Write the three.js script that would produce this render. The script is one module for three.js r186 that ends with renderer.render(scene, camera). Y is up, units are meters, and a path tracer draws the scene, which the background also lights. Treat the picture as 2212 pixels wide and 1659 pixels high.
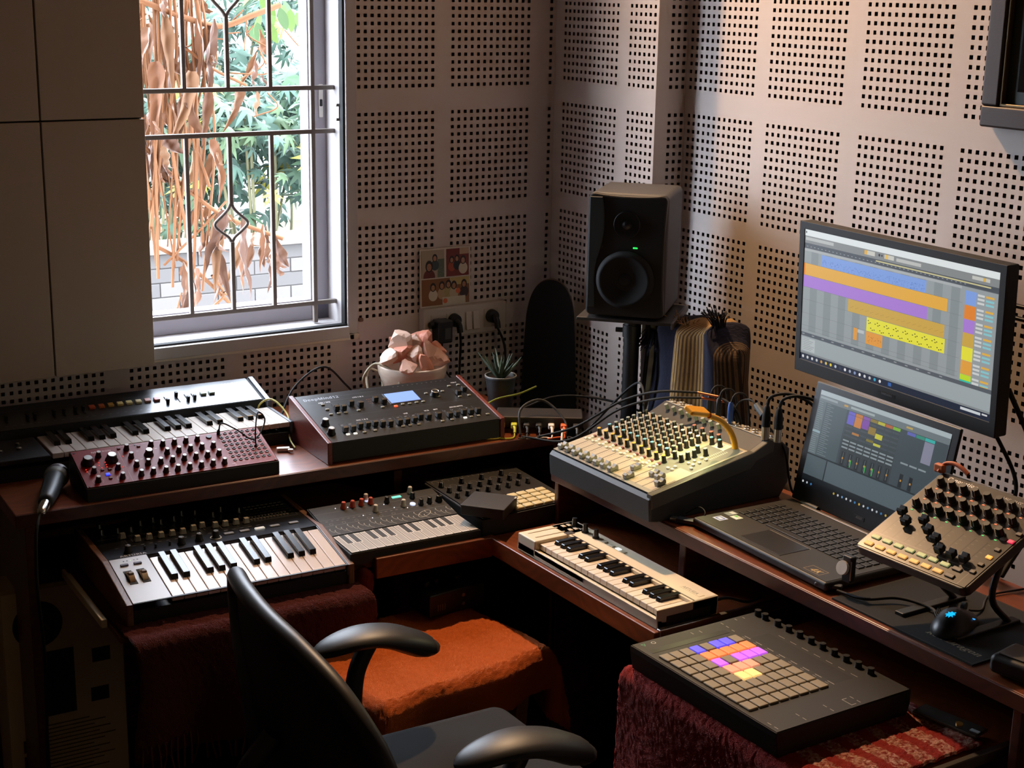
import * as THREE from 'three';
import { RoundedBoxGeometry } from 'three/addons/geometries/RoundedBoxGeometry.js';
import { mergeGeometries } from 'three/addons/utils/BufferGeometryUtils.js';
import { RectAreaLightUniformsLib } from 'three/addons/lights/RectAreaLightUniformsLib.js';
RectAreaLightUniformsLib.init();

// ---------- camera, sky, lamps, exposure ----------
const scene = new THREE.Scene();
const camera = new THREE.PerspectiveCamera(28.377, 2212 / 1659, 0.05, 80);
camera.position.set(-2.058, 1.824, 3.514);
camera.rotation.set(-0.25825, -0.57188, 0.01896, 'YXZ');
const SKY = 19;
scene.background = new THREE.Color(0.84 * SKY, 0.94 * SKY, 1.1 * SKY);      // bright hazy white sky seen through the window
const renderer = new THREE.WebGLRenderer({ antialias: true });
renderer.toneMapping = THREE.LinearToneMapping;
renderer.toneMappingExposure = 1;
renderer.shadowMap.enabled = true;
const SPOT = 24, SPOT_POS = [0.04, 2.93, 0.065], SPOT_AIM = [-0.15, 0.7, 2.1];

// ---------- helpers ----------
let seed = 7;
const rnd = () => { seed = (seed + 0x6d2b79f5) | 0; let t = Math.imul(seed ^ (seed >>> 15), 1 | seed); t = (t + Math.imul(t ^ (t >>> 7), 61 | t)) ^ t; return ((t ^ (t >>> 14)) >>> 0) / 4294967296; };
const rr = (a, b) => a + (b - a) * rnd();
const D = Math.PI / 180, V = (x, y, z) => new THREE.Vector3(x, y, z);
const taken = {};
const numbered = (n) => { const k = taken[n] = (taken[n] ?? -1) + 1; return k ? n + '_' + String(k).padStart(3, '0') : n; };
function tag(o, label, category, group, kind) {
  if (label) o.userData.label = label;
  if (category) o.userData.category = category;
  if (group) o.userData.group = group;
  if (kind) o.userData.kind = kind;
  return o;
}
function thing(name, label, category, [x, y, z] = [0, 0, 0], yaw = 0, group) {
  const o = new THREE.Group(); o.name = numbered(name); scene.add(o);
  o.position.set(x, y, z); o.rotation.y = yaw * D;
  return tag(o, label, category, group);
}
function structure(name) { const o = new THREE.Group(); o.name = name; scene.add(o); o.userData.kind = 'structure'; return o; }
function put(parent, name, geo, m, x = 0, y = 0, z = 0, rx = 0, ry = 0, rz = 0) {
  const o = new THREE.Mesh(geo, m); o.name = parent === scene ? numbered(name) : name;
  o.position.set(x, y, z); o.rotation.set(rx, ry, rz); o.castShadow = o.receiveShadow = true; parent.add(o); return o;
}
const matCache = {};
function M(color, rough = 0.5, o = {}) {
  const k = color + '|' + rough + '|' + JSON.stringify(o);
  if (!matCache[k]) {
    const p = { color, roughness: rough, ...o };
    if (o.glow) { p.emissive = new THREE.Color(color); p.emissiveIntensity = o.glow; delete p.glow; }
    matCache[k] = new THREE.MeshPhysicalMaterial(p);
  }
  return matCache[k];
}
const gc = {}, once = (k, f) => gc[k] ?? (gc[k] = f());
const box = (w, h, d) => once('b' + [w, h, d], () => new THREE.BoxGeometry(w, h, d));
const rbox = (w, h, d, r = 0.003, s = 2) => once('r' + [w, h, d, r, s], () => new RoundedBoxGeometry(w, h, d, s, Math.min(r, w / 2.01, h / 2.01, d / 2.01)));
const cyl = (r1, r2, h, s = 18) => once('c' + [r1, r2, h, s], () => new THREE.CylinderGeometry(r1, r2, h, s));
const ball = (r, w = 16, h = 12) => once('s' + [r, w, h], () => new THREE.SphereGeometry(r, w, h));
const lathe = (pts, s = 32) => new THREE.LatheGeometry(pts.map((p) => new THREE.Vector2(p[0], p[1])), s);
const tube = (pts, r, n = 40, s = 8) => new THREE.TubeGeometry(new THREE.CatmullRomCurve3(pts.map((p) => V(...p))), n, r, s);
const shape = (pts) => { const s = new THREE.Shape(); pts.forEach((p, i) => (i ? s.lineTo(p[0], p[1]) : s.moveTo(p[0], p[1]))); return s; };
const extrude = (pts, depth, bevel = 0) => new THREE.ExtrudeGeometry(pts.getPoints ? pts : shape(pts), { depth, bevelEnabled: bevel > 0, bevelThickness: bevel, bevelSize: bevel, bevelOffset: -bevel, bevelSegments: 2, steps: 1, curveSegments: 16 });
function at(geo, x = 0, y = 0, z = 0, rx = 0, ry = 0, rz = 0, s = 1) {
  const g = geo.clone(); g.applyMatrix4(new THREE.Matrix4().compose(V(x, y, z), new THREE.Quaternion().setFromEuler(new THREE.Euler(rx, ry, rz)), Array.isArray(s) ? V(...s) : V(s, s, s))); return g;
}
const join = (list) => mergeGeometries(list.map((g) => { const n = g.index ? g.toNonIndexed() : g.clone(); for (const a of Object.keys(n.attributes)) if (!['position', 'normal', 'uv'].includes(a)) n.deleteAttribute(a); return n; }));
function metric(geo, s = 1) {   // uv in metres, projected along the face's main axis
  const g = geo.index ? geo.toNonIndexed() : geo.clone(), p = g.attributes.position, n = g.attributes.normal, uv = new Float32Array(p.count * 2);
  for (let i = 0; i < p.count; i++) {
    const a = [Math.abs(n.getX(i)), Math.abs(n.getY(i)), Math.abs(n.getZ(i))], k = a.indexOf(Math.max(...a)), x = p.getX(i), y = p.getY(i), z = p.getZ(i);
    uv[2 * i] = (k === 0 ? z : x) * s; uv[2 * i + 1] = (k === 1 ? z : y) * s;
  }
  g.setAttribute('uv', new THREE.BufferAttribute(uv, 2)); return g;
}
// a flat or tilted face of a device: u runs right and v back along it in mm, h is the height above it in mm
class Face {
  constructor(parent, [x, y, z], tilt = 0) { this.p = parent; this.o = [x, y, z]; this.t = tilt * D; }
  at(u, v, h) { const c = Math.cos(this.t), s = Math.sin(this.t); return [this.o[0] + u / 1000, this.o[1] + (v * s + h * c) / 1000, this.o[2] + (-v * c + h * s) / 1000]; }
  put(name, geo, m, u, v, h = 0, ry = 0, parent) { const q = this.at(u, v, h), o = put(parent ?? this.p, name, geo, m, ...q); o.rotation.set(this.t, ry, 0); return o; }
  sub(o, name, geo, m, h) { return put(o, name, geo, m, 0, h / 1000, 0); }
}
function canvasTexture(w, h, draw) {
  const c = document.createElement('canvas'); c.width = w; c.height = h; const x = c.getContext('2d'); draw(x, w, h);
  const t = new THREE.CanvasTexture(c); t.colorSpace = THREE.SRGBColorSpace; t.magFilter = THREE.LinearFilter; return t;
}
// a thin printed plate lying on a face; draw() works in mm, y from the back edge
function plate(face, name, u0, v0, w, d, base, draw, o = {}, thick = 1.2) {
  const k = o.px ?? 3, t = canvasTexture(Math.round(w * k), Math.round(d * k), (x) => { x.scale(k, k); x.fillStyle = base; x.fillRect(0, 0, w, d); draw(x, w, d); });
  const { px, rough, ...rest } = o;
  const m = new THREE.MeshPhysicalMaterial({ map: t, roughness: rough ?? 0.45, ...rest });
  return face.put(name, box(w / 1000, thick / 1000, d / 1000), m, u0 + w / 2, v0 + d / 2, thick / 2);
}
const text = (x, s, px, py, size, color, font = 'sans-serif', bold = '', align = 'left') => { x.fillStyle = color; x.font = bold + ' ' + size + 'px ' + font; x.textAlign = align; x.fillText(s, px, py); };
function noiseTexture(n, f, rep, srgb = false) {
  const d = new Uint8Array(n * n * 4);
  for (let j = 0; j < n; j++) for (let i = 0; i < n; i++) { const c = f(i / n, j / n, i, j), o = (j * n + i) * 4; for (let k = 0; k < 3; k++) d[o + k] = Math.max(0, Math.min(255, Array.isArray(c) ? c[k] : c)); d[o + 3] = 255; }
  const t = new THREE.DataTexture(d, n, n); t.wrapS = t.wrapT = THREE.RepeatWrapping; t.magFilter = THREE.LinearFilter; if (srgb) t.colorSpace = THREE.SRGBColorSpace; t.repeat.set(rep, rep); t.needsUpdate = true; return t;
}
// tileable value noise
const grid = Array.from({ length: 64 * 64 }, () => rnd());
function vnoise(x, y, per) {
  const X = Math.floor(x), Y = Math.floor(y), fx = x - X, fy = y - Y, s = (t) => t * t * (3 - 2 * t), g = (a, b) => grid[((b % per + per) % per) * 64 + ((a % per + per) % per)];
  const a = g(X, Y), b = g(X + 1, Y), c = g(X, Y + 1), d = g(X + 1, Y + 1); return a + (b - a) * s(fx) + (c - a) * s(fy) + (a - b - c + d) * s(fx) * s(fy);
}
const fbm = (u, v, k) => 0.5 * vnoise(u * k, v * k, k) + 0.3 * vnoise(u * k * 2, v * k * 2, Math.min(64, k * 2)) + 0.2 * vnoise(u * k * 4, v * k * 4, Math.min(64, k * 4));
function woodMat(a, b, rough, rep = 1.6) {
  const A = new THREE.Color(a), Bc = new THREE.Color(b), ca = [A.r, A.g, A.b].map((c) => 255 * Math.pow(c, 1 / 2.2)), cb = [Bc.r, Bc.g, Bc.b].map((c) => 255 * Math.pow(c, 1 / 2.2));
  const t = noiseTexture(256, (u, v) => { const g = fbm(u, v, 4), line = 0.5 + 0.5 * Math.sin((v * 22 + g * 7 + 0.6 * Math.sin(u * 6.283)) * 6.283), p = vnoise(u * 8, v * 64, 64) * 0.4 + line * 0.35 + g * 0.3; return ca.map((c, i) => c + (cb[i] - c) * p); }, rep, true);
  return new THREE.MeshPhysicalMaterial({ map: t, roughness: rough, clearcoat: 0.25, clearcoatRoughness: 0.22 });
}
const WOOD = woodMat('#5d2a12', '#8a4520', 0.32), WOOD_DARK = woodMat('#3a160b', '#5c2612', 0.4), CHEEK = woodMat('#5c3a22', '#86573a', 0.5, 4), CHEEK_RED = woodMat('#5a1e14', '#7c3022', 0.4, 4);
const terryBump = noiseTexture(256, () => 60 + rnd() * 195, 1), plasterBump = noiseTexture(256, (u, v) => 128 + 60 * (fbm(u, v, 16) - 0.5) + 30 * (rnd() - 0.5), 3);
const BLACK = M('#0d0d0e', 0.45), BLACKM = M('#141414', 0.7), RUBBER = M('#0a0a0a', 0.75), GREY = M('#3a3b3d', 0.5), STEEL = M('#b8b4ae', 0.3, { metalness: 1 }), CREAM = M('#d9cdb8', 0.5), WHITE = M('#e6e2dc', 0.45);
const cable = (name, label, pts, r, m, cat = 'cable', n = 48) => tag(put(scene, name, tube(pts, r, n, 8), m), label, cat);
// a piano keyboard on a face: white keys as parts, black keys on them
const BLACKS = { 0: 1, 1: 1, 3: 1, 4: 1, 5: 1 };
function keyboard(face, u0, v0, n, pw, len, o = {}) {
  const w = M(o.white ?? '#ddd2c8', o.rough ?? 0.18), b = M('#0e0d0d', 0.22), bl = len * (o.blackLen ?? 0.62), bh = o.bh ?? 9, bw = pw * 0.55;
  const wg = rbox((pw - 0.9) / 1000, 0.012, len / 1000, 0.0016, 2);
  const bg = once('bk' + [bw, bl, bh], () => { const y = bh, g = extrude([[-bl / 2, 0], [bl / 2, 0], [bl / 2 - 3.5, y - 1], [bl / 2 - 5, y], [-bl / 2, y]].map((p) => [p[0] / 1000, p[1] / 1000]), (bw - 1.6) / 1000, 0.0008); g.translate(0, 0, -(bw - 1.6) / 2000); g.rotateY(-Math.PI / 2); return g; });
  for (let i = 0; i < n; i++) face.put('white_key', wg, w, u0 + (i + 0.5) * pw, v0 + len / 2, -6);
  for (let i = 0; i < n - 1; i++) if (BLACKS[(i + (o.start ?? 0)) % 7]) face.put('black_key', bg, b, u0 + (i + 1) * pw, v0 + len - bl / 2, 0);
}
function knob(face, u, v, r, h, m, capM, name = 'knob') {
  const g = once('kn' + [r, h], () => lathe([[0, 0], [r * 1.12, 0], [r * 1.1, h * 0.22], [r * 0.92, h * 0.3], [r * 0.8, h * 0.95], [r * 0.7, h], [0, h]].map((p) => [p[0] / 1000, p[1] / 1000]), 20));
  const k = face.put(name, g, m, u, v, 0); 
  if (capM) face.sub(k, 'knob_cap', cyl(r * 0.66 / 1000, r * 0.7 / 1000, 0.0012, 16), capM, h + 0.4);
  return k;
}
// ---------- the room ----------
const PAINT = new THREE.MeshPhysicalMaterial({ color: '#d2c6bf', roughness: 0.75, bumpMap: plasterBump, bumpScale: 0.0006 });
const BACKING = M('#7a543a', 0.9), REVEAL = M('#c4bfbd', 0.45), FRAME_SHADED = M('#a5a0a8', 0.4);  // sash frame is white, its grey-lilac shade is put into the colour
const XF = 0.324, XR = 0.418, ZP = 0.453, PITCH = 0.0196, HOLE = 0.009, TOP = 3.05;
// one perforated tile: the rectangle 0..W, 0..H in its own plane, with square holes 12 mm deep at every crossing of xs and ys
function perforated(W, H, xs, ys) {
  const pos = [], nor = [], uv = [], s = HOLE / 2, dep = 0.012;
  const quad = (a, b, c, d, n) => { for (const p of [a, b, c, a, c, d]) { pos.push(...p); nor.push(...n); uv.push(p[0], p[1]); } };
  const face = (x0, x1, y0, y1) => { if (x1 - x0 > 1e-5 && y1 - y0 > 1e-5) quad([x0, y0, 0], [x1, y0, 0], [x1, y1, 0], [x0, y1, 0], [0, 0, 1]); };
  xs = xs.filter((x) => x - s > 0.002 && x + s < W - 0.002).sort((a, b) => a - b); ys = ys.filter((y) => y - s > 0.002 && y + s < H - 0.002).sort((a, b) => a - b);
  let y = 0;
  for (const c of ys) {
    face(0, W, y, c - s); let x = 0;
    for (const e of xs) {
      const j = (k) => 0.0004 * (Math.sin(e * 917 + c * 531 + k * 2.1)), a = e - s + j(1), b = e + s + j(2), q = c - s, t = c + s;
      face(x, a, q, t); x = b;
      quad([a, q, -dep], [a, q, 0], [a, t, 0], [a, t, -dep], [1, 0, 0]); quad([b, q, 0], [b, q, -dep], [b, t, -dep], [b, t, 0], [-1, 0, 0]);
      quad([a, q, -dep], [b, q, -dep], [b, q, 0], [a, q, 0], [0, 1, 0]); quad([a, t, 0], [b, t, 0], [b, t, -dep], [a, t, -dep], [0, -1, 0]);
    }
    face(x, W, c - s, c + s); y = c + s;
  }
  face(0, W, y, H);
  const g = new THREE.BufferGeometry(); g.setAttribute('position', new THREE.Float32BufferAttribute(pos, 3)); g.setAttribute('normal', new THREE.Float32BufferAttribute(nor, 3)); g.setAttribute('uv', new THREE.Float32BufferAttribute(uv, 2)); return g;
}
const runs = (starts) => starts.flatMap((s) => Array.from({ length: 13 }, (_, i) => s + i * PITCH));
// hole columns and rows, in wall coordinates
const colsBack = runs([0.3084, 0, -0.2956, -0.604, -0.8996, -1.208, -1.5036]), colsF = runs([0.0472, 0.3405]).filter((z) => z < 0.45);
const colsR = runs([0.4723, 0.7677, 1.072, 1.363, 1.668, 1.959, 2.264, 2.555]);
const rowStart = (top) => { const a = []; for (let k = -3; k < 3; k++) { const t = top - k * 0.598; a.push(t - 0.2352, t - 0.2352 - 0.2925); } return runs(a); };
const rowsBack = rowStart(1.491), rowsSide = rowStart(1.507);
function tileWall(parent, place, xs, ys, uCuts, vCuts, skip) {
  for (let i = 0; i + 1 < uCuts.length; i++) for (let j = 0; j + 1 < vCuts.length; j++) {
    const [u0, u1, v0, v1] = [uCuts[i], uCuts[i + 1], vCuts[j], vCuts[j + 1]];
    if (skip?.(u0, u1, v0, v1)) continue;
    const m = put(parent, 'acoustic_panel', perforated(u1 - u0, v1 - v0, xs.map((x) => x - u0), ys.map((y) => y - v0)), PAINT); place(m, u0, v0);
  }
}
const wallBack = structure('wall_back');
{
  const vC = [0, 0.332, 0.92, 1.5325, 2.13, 2.73, TOP];
  tileWall(wallBack, (m, u, v) => m.position.set(u, v, 0), colsBack, rowsBack, [-0.285, 0.2718, XF], vC);
  tileWall(wallBack, (m, u, v) => m.position.set(u, v, 0), colsBack, rowsBack, [-1.54, -0.936, -0.3322, -0.285], [0, 0.332, 0.905]);
  const b = (w, h, d, x, y, z, m = BACKING) => put(wallBack, 'masonry', box(w, h, d), m, x, y, z);
  b(2.1, TOP, 0.2, 0.765, TOP / 2, -0.1125); b(1.5, 0.905, 0.2, -1.0, 0.4525, -0.1125); b(2.5, TOP, 0.2, -2.65, TOP / 2, -0.1125); b(1.1, 0.85, 0.2, -0.85, 2.625, -0.1125);
  put(wallBack, 'plaster', box(2.36, TOP, 0.0125), PAINT, -2.72, TOP / 2, -0.0062); put(wallBack, 'plaster', box(1.255, 0.85, 0.0125), PAINT, -0.9125, 2.625, -0.0062);
}
const wallRight = structure('wall_right');
{
  const vC = [0, 0.348, 0.95, 1.5425, 2.14, 2.74, TOP];
  tileWall(wallRight, (m, u, v) => { m.rotation.y = -Math.PI / 2; m.position.set(XR, v, u); }, colsR, rowsSide, [ZP, 1.0374, 1.633, 2.229, 2.825], vC);
  put(wallRight, 'plaster', box(0.0125, TOP, 1.9), PAINT, XR + 0.0063, TOP / 2, 3.775);
  put(wallRight, 'masonry', box(0.2, TOP, 4.4), BACKING, XR + 0.1125, TOP / 2, 2.55);
}
const pilaster = structure('wall_pilaster');
{
  const vC = [0, 0.348, 0.95, 1.5425, 2.14, 2.74, TOP];
  tileWall(pilaster, (m, u, v) => { m.rotation.y = -Math.PI / 2; m.position.set(XF, v, u); }, colsF, rowsSide, [0, 0.3114, ZP], vC);
  tileWall(pilaster, (m, u, v) => m.position.set(u, v, ZP), [0.3695, 0.389, 0.4086], rowsSide, [XF, XR], vC);
  put(pilaster, 'masonry', box(XR + 0.1 - XF - 0.0125, TOP, ZP - 0.0125), BACKING, (XR + 0.1 + XF + 0.0125) / 2, TOP / 2, (ZP - 0.0125) / 2);
}
put(structure('wall_left'), 'fabric', box(0.2, TOP, 5), M('#aaa298', 0.9), -3.9, TOP / 2, 2.3);
put(structure('wall_front'), 'fabric', box(5.2, TOP, 0.2), M('#aaa298', 0.9), -1.6, TOP / 2, 4.8);
put(structure('ceiling'), 'slab', box(5.4, 0.2, 5.4), M('#d6d0c6', 0.9), -1.6, TOP + 0.1, 2.3);
{
  const f = structure('floor'); const fm = woodMat('#20100a', '#3a2014', 0.5, 1);
  put(f, 'slab', box(5.2, 0.2, 5.2), fm, -1.6, -0.1, 2.3).geometry = metric(box(5.2, 0.2, 5.2));
}
// ---------- window ----------
const win = structure('window_1');
{
  const L = -1.3, R = -0.315, Bt = 0.945, T = 2.2, w = (n, a, b, c, m, x, y, z) => put(win, n, rbox(a, b, c, 0.002), m, x, y, z);
  const H = T - Bt, ym = (T + Bt) / 2, xm = (L + R) / 2;
  w('jamb', 0.03, H + 0.06, 0.222, REVEAL, R + 0.015, ym, -0.106); w('jamb', 0.03, H + 0.06, 0.222, REVEAL, L - 0.015, ym, -0.106);
  w('sill', R - L, 0.03, 0.232, REVEAL, xm, Bt - 0.015, -0.101); w('head', R - L, 0.03, 0.222, REVEAL, xm, T + 0.015, -0.106);
  w('gasket', 0.006, H, 0.022, RUBBER, R - 0.003, ym, -0.012); w('gasket', R - L, 0.005, 0.02, RUBBER, xm, Bt + 0.0025, -0.008);
  w('sill_apron', 1.1, 0.016, 0.02, CREAM, -0.85, 0.916, 0.004); w('sill_apron', 0.03, 0.016, 0.02, CREAM, -0.3, 0.916, 0.004);
  // outer sash frame
  w('sash_frame', 0.052, H, 0.05, FRAME_SHADED, R - 0.026, ym, -0.135); w('sash_frame', 0.052, H, 0.05, FRAME_SHADED, L + 0.026, ym, -0.135);
  w('sash_frame', R - L, 0.055, 0.05, FRAME_SHADED, xm, Bt + 0.0275, -0.135); w('sash_frame', R - L, 0.05, 0.05, FRAME_SHADED, xm, T - 0.025, -0.135);
  w('latch_plate', 0.012, 0.085, 0.004, WHITE, -0.331, 1.52, -0.108); w('latch_slot', 0.008, 0.018, 0.006, BLACK, -0.331, 1.515, -0.107);
  const la = w('latch', 0.008, 0.04, 0.01, STEEL, -0.3195, 1.497, -0.025); put(la, 'latch_tab', rbox(0.012, 0.008, 0.008), STEEL, -0.004, 0.018, 0); put(la, 'latch_tab', rbox(0.012, 0.008, 0.008), STEEL, -0.004, -0.018, 0);
  put(win, 'sill_bracket', rbox(0.012, 0.01, 0.012), M('#6a4a38', 0.5), -0.278, 0.958, 0.006);
}
put(structure('wall_added_sky_blocker'), 'render', box(16, 6.2, 0.25), M('#8f867a', 0.9), 0, TOP + 0.2 + 3.1, -0.1);  // unseen wall, added to keep part of the skylight off the garden
{ // iron grille in front of the sash
  const g = thing('window_grille', 'painted iron security grille with bars and a diamond scroll in the window', 'grille', [0, 0, -0.065]);
  const m = M('#8a7f78', 0.5), bar = (n, w, h, x, y) => put(g, n, rbox(w, h, 0.012, 0.002), m, x, y, 0);
  for (const y of [1.557, 1.447, 1.0, 2.12]) bar('crossbar', 0.985, 0.0115, -0.8075, y);
  for (const x of [-0.376, -1.27]) bar('post', 0.0115, 1.245, x, 1.57);
  for (const k of [0, 2, 4, 5, 6]) { const x = -0.491 - k * 0.1125; if (k !== 1) { bar('bar', 0.0105, 0.447, x, 1.2235); bar('bar', 0.0105, 0.563, x, 1.8385); } }
  const x = -0.6035; bar('bar', 0.0105, 0.172, x, 1.361); bar('bar', 0.0105, 0.178, x, 1.09); bar('bar', 0.0105, 0.176, x, 1.645);
  const curl = (s) => tube([[x, 1.28, 0], [x + s * 0.008, 1.262, 0], [x + s * 0.026, 1.244, 0], [x + s * 0.043, 1.228, 0], [x + s * 0.043, 1.221, 0], [x + s * 0.026, 1.204, 0], [x + s * 0.008, 1.19, 0], [x, 1.175, 0]], 0.0042, 40, 6);
  put(g, 'diamond_scroll', join([curl(1), curl(-1)]), m);
  const arch = (s) => tube([[x, 1.725, 0], [x + s * 0.006, 1.742, 0], [x + s * 0.03, 1.768, 0], [x + s * 0.06, 1.81, 0], [x + s * 0.07, 1.87, 0], [x + s * 0.05, 1.93, 0], [x, 1.99, 0]], 0.0045, 40, 6);
  put(g, 'arch_scroll', join([arch(1), arch(-1)]), m);
  bar('bar', 0.0105, 0.13, x, 2.055);
}
{ // sliding sound shutter that covers the left half of the window
  const g = thing('window_shutter', 'large grey grooved shutter board covering the left part of the window', 'shutter', [-0.86, 0.915, 0.02], -0.2);
  const m = new THREE.MeshPhysicalMaterial({ color: '#b8ab98', roughness: 0.85, bumpMap: plasterBump, bumpScale: 0.0004 });
  put(g, 'core', box(1.1, 1.75, 0.02), M('#2a2420', 0.9), -0.552, 0.878, 0.012);
  for (const [x0, x1] of [[-0.0, -0.2375], [-0.2415, -0.7], [-0.704, -1.1]]) for (const [y0, y1] of [[0, 0.588], [0.592, 1.18], [1.184, 1.76]]) put(g, 'board', rbox(Math.abs(x1 - x0), y1 - y0, 0.018, 0.0015), m, (x0 + x1) / 2, (y0 + y1) / 2, 0.03);
}
// ---------- the garden outside ----------
{
  const g = structure('ground'); put(g, 'soil', box(40, 0.3, 30), M('#4a4236', 0.95), 3, -1.75, -15.4);
  const w = thing('garden_boundary_house', 'pale whitewashed house wall far behind the garden shrubs', 'house', [4, -1.6, -17]);
  put(w, 'wall', box(22, 4.2, 0.3), M('#cfcdc4', 0.9), 0, 2.1, 0); put(w, 'coping', rbox(22.2, 0.12, 0.4, 0.01), M('#b9b4a8', 0.9), 0, 4.26, 0);
}
{ // grey block wall with a coping, every block its own
  const g = thing('block_wall', 'low grey concrete block garden wall with pale coping below the shrubs', 'wall', [-2.4, -1.6, -8.5]);
  const ms = ['#5a5654', '#524f4d', '#625e5b'].map((c) => M(c, 0.9)), bl = rbox(0.327, 0.114, 0.15, 0.006), m0 = M('#403d3b', 0.95);
  put(g, 'mortar_core', box(9.8, 1.2, 0.13), m0, 4.9, 0.6, 0);
  for (let r = 0; r < 10; r++) for (let i = 0; i < 28; i++) { if (r < 3 || i < 2) continue; put(g, 'block', bl, ms[Math.floor(rnd() * 3)], i * 0.335 + (r % 2) * 0.167 + 0.2, 0.062 + r * 0.121, rr(-0.004, 0.004)); }
  for (let i = 0; i < 9; i++) put(g, 'coping_slab', rbox(0.99, 0.085, 0.24, 0.008), M('#75706a', 0.9), i * 1.0 + 0.5, 1.258, 0);
}
function palmate(R) {
  const p = [], n = 8;
  for (let i = 0; i < n; i++) { const a = -2.5 + (5 * i) / (n - 1), l = R * (1 - 0.35 * Math.abs(a) / 2.5), d = (q, r) => [Math.sin(q) * r, Math.cos(q) * r]; p.push(d(a - 0.33, R * 0.34), d(a - 0.16, l * 0.7), d(a, l), d(a + 0.16, l * 0.7)); }
  p.push([0, -R * 0.1]);
  const g = new THREE.ShapeGeometry(shape(p)), q = g.attributes.position; for (let i = 0; i < q.count; i++) { const x = q.getX(i), y = q.getY(i); q.setZ(i, -0.9 * (x * x + y * y) / R + 0.05 * R * Math.sin(Math.atan2(x, y) * 10)); }
  g.computeVertexNormals(); return g;
}
const leafM = (c, t = 0.25) => new THREE.MeshPhysicalMaterial({ color: c, roughness: 0.75, side: THREE.DoubleSide, transmission: t, thickness: 0 });
{
  const geos = [palmate(0.17), palmate(0.13), palmate(0.2)], cols = ['#38503a', '#415c40', '#304a3c', '#4c6240', '#3a5848'].map((c) => leafM(c)), yel = leafM('#8f8a35');
  const shrub = (x, z, y0, y1, w, n, label) => {
    const g = thing('castor_shrub', label, 'shrub', [x, -1.6, z], 0, 'castor shrubs behind the block wall');
    const st = []; for (let i = 0; i < 6; i++) { const a = rr(-w, w) * 0.7, h = rr(y0 + (y1 - y0) * 0.4, y1) + 1.6; st.push(tube([[a * 0.2, 0, 0], [a * 0.6, h * 0.5, rr(-0.2, 0.2)], [a, h, rr(-0.3, 0.3)]], 0.016, 12, 5)); }
    for (const s of st) put(g, 'stem', s, M('#6d6a4c', 0.8));
    const pose = () => { const q = rnd(); return [rr(-w, w), 1.6 + y0 + (y1 - y0) * (1 - (1 - q) * rr(0.1, 1)), rr(-0.6, 0.5)]; };
    for (let i = 0; i < n; i++) { const [a, b, c] = pose(); put(g, 'leaf', geos[i % 3], rnd() < 0.06 ? yel : cols[i % 5], a, b, c + 0.35, rr(-1.35, -0.35), rr(-0.5, 0.5), rr(-2.5, 2.5)); }
    const im = new THREE.InstancedMesh(geos[0], cols[2], n * 2), mm = new THREE.Matrix4(); im.name = 'foliage'; im.userData.kind = 'stuff'; g.add(im);
    for (let i = 0; i < n * 2; i++) { const [a, b, c] = pose(); mm.compose(V(a, b, c - 0.35), new THREE.Quaternion().setFromEuler(new THREE.Euler(rr(-1.5, -0.2), rr(-0.8, 0.8), rr(-2.5, 2.5))), V(1, 1, 1)); im.setMatrixAt(i, mm); }
  };
  shrub(2.55, -9.6, -0.75, 1.0, 0.75, 70, 'tall green castor shrub at the left behind the dried vine');
  shrub(3.45, -9.4, -0.35, 0.85, 0.7, 80, 'broad leafy green castor shrub in the middle of the window');
  shrub(4.3, -9.3, -0.35, 1.0, 0.75, 80, 'pale green castor shrub at the right edge of the window');
  shrub(3.9, -10.6, -0.9, 0.5, 1.6, 90, 'low wide castor shrub filling the gaps above the block wall');
  shrub(2.6, -10.4, -0.7, 0.9, 0.8, 60, 'shaded castor shrub half hidden behind the dried vine stems');
  shrub(1.2, -10.2, -0.8, 1.2, 1.0, 40, 'castor shrub far left outside, hidden behind the window shutter'); shrub(-0.6, -10.2, -0.8, 1.2, 1.0, 40, 'leftmost castor shrub outside, behind the window shutter');
  shrub(3.5, -11.2, 0.4, 1.75, 1.5, 80, 'hazy taller castor shrub standing behind the others');
}
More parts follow.
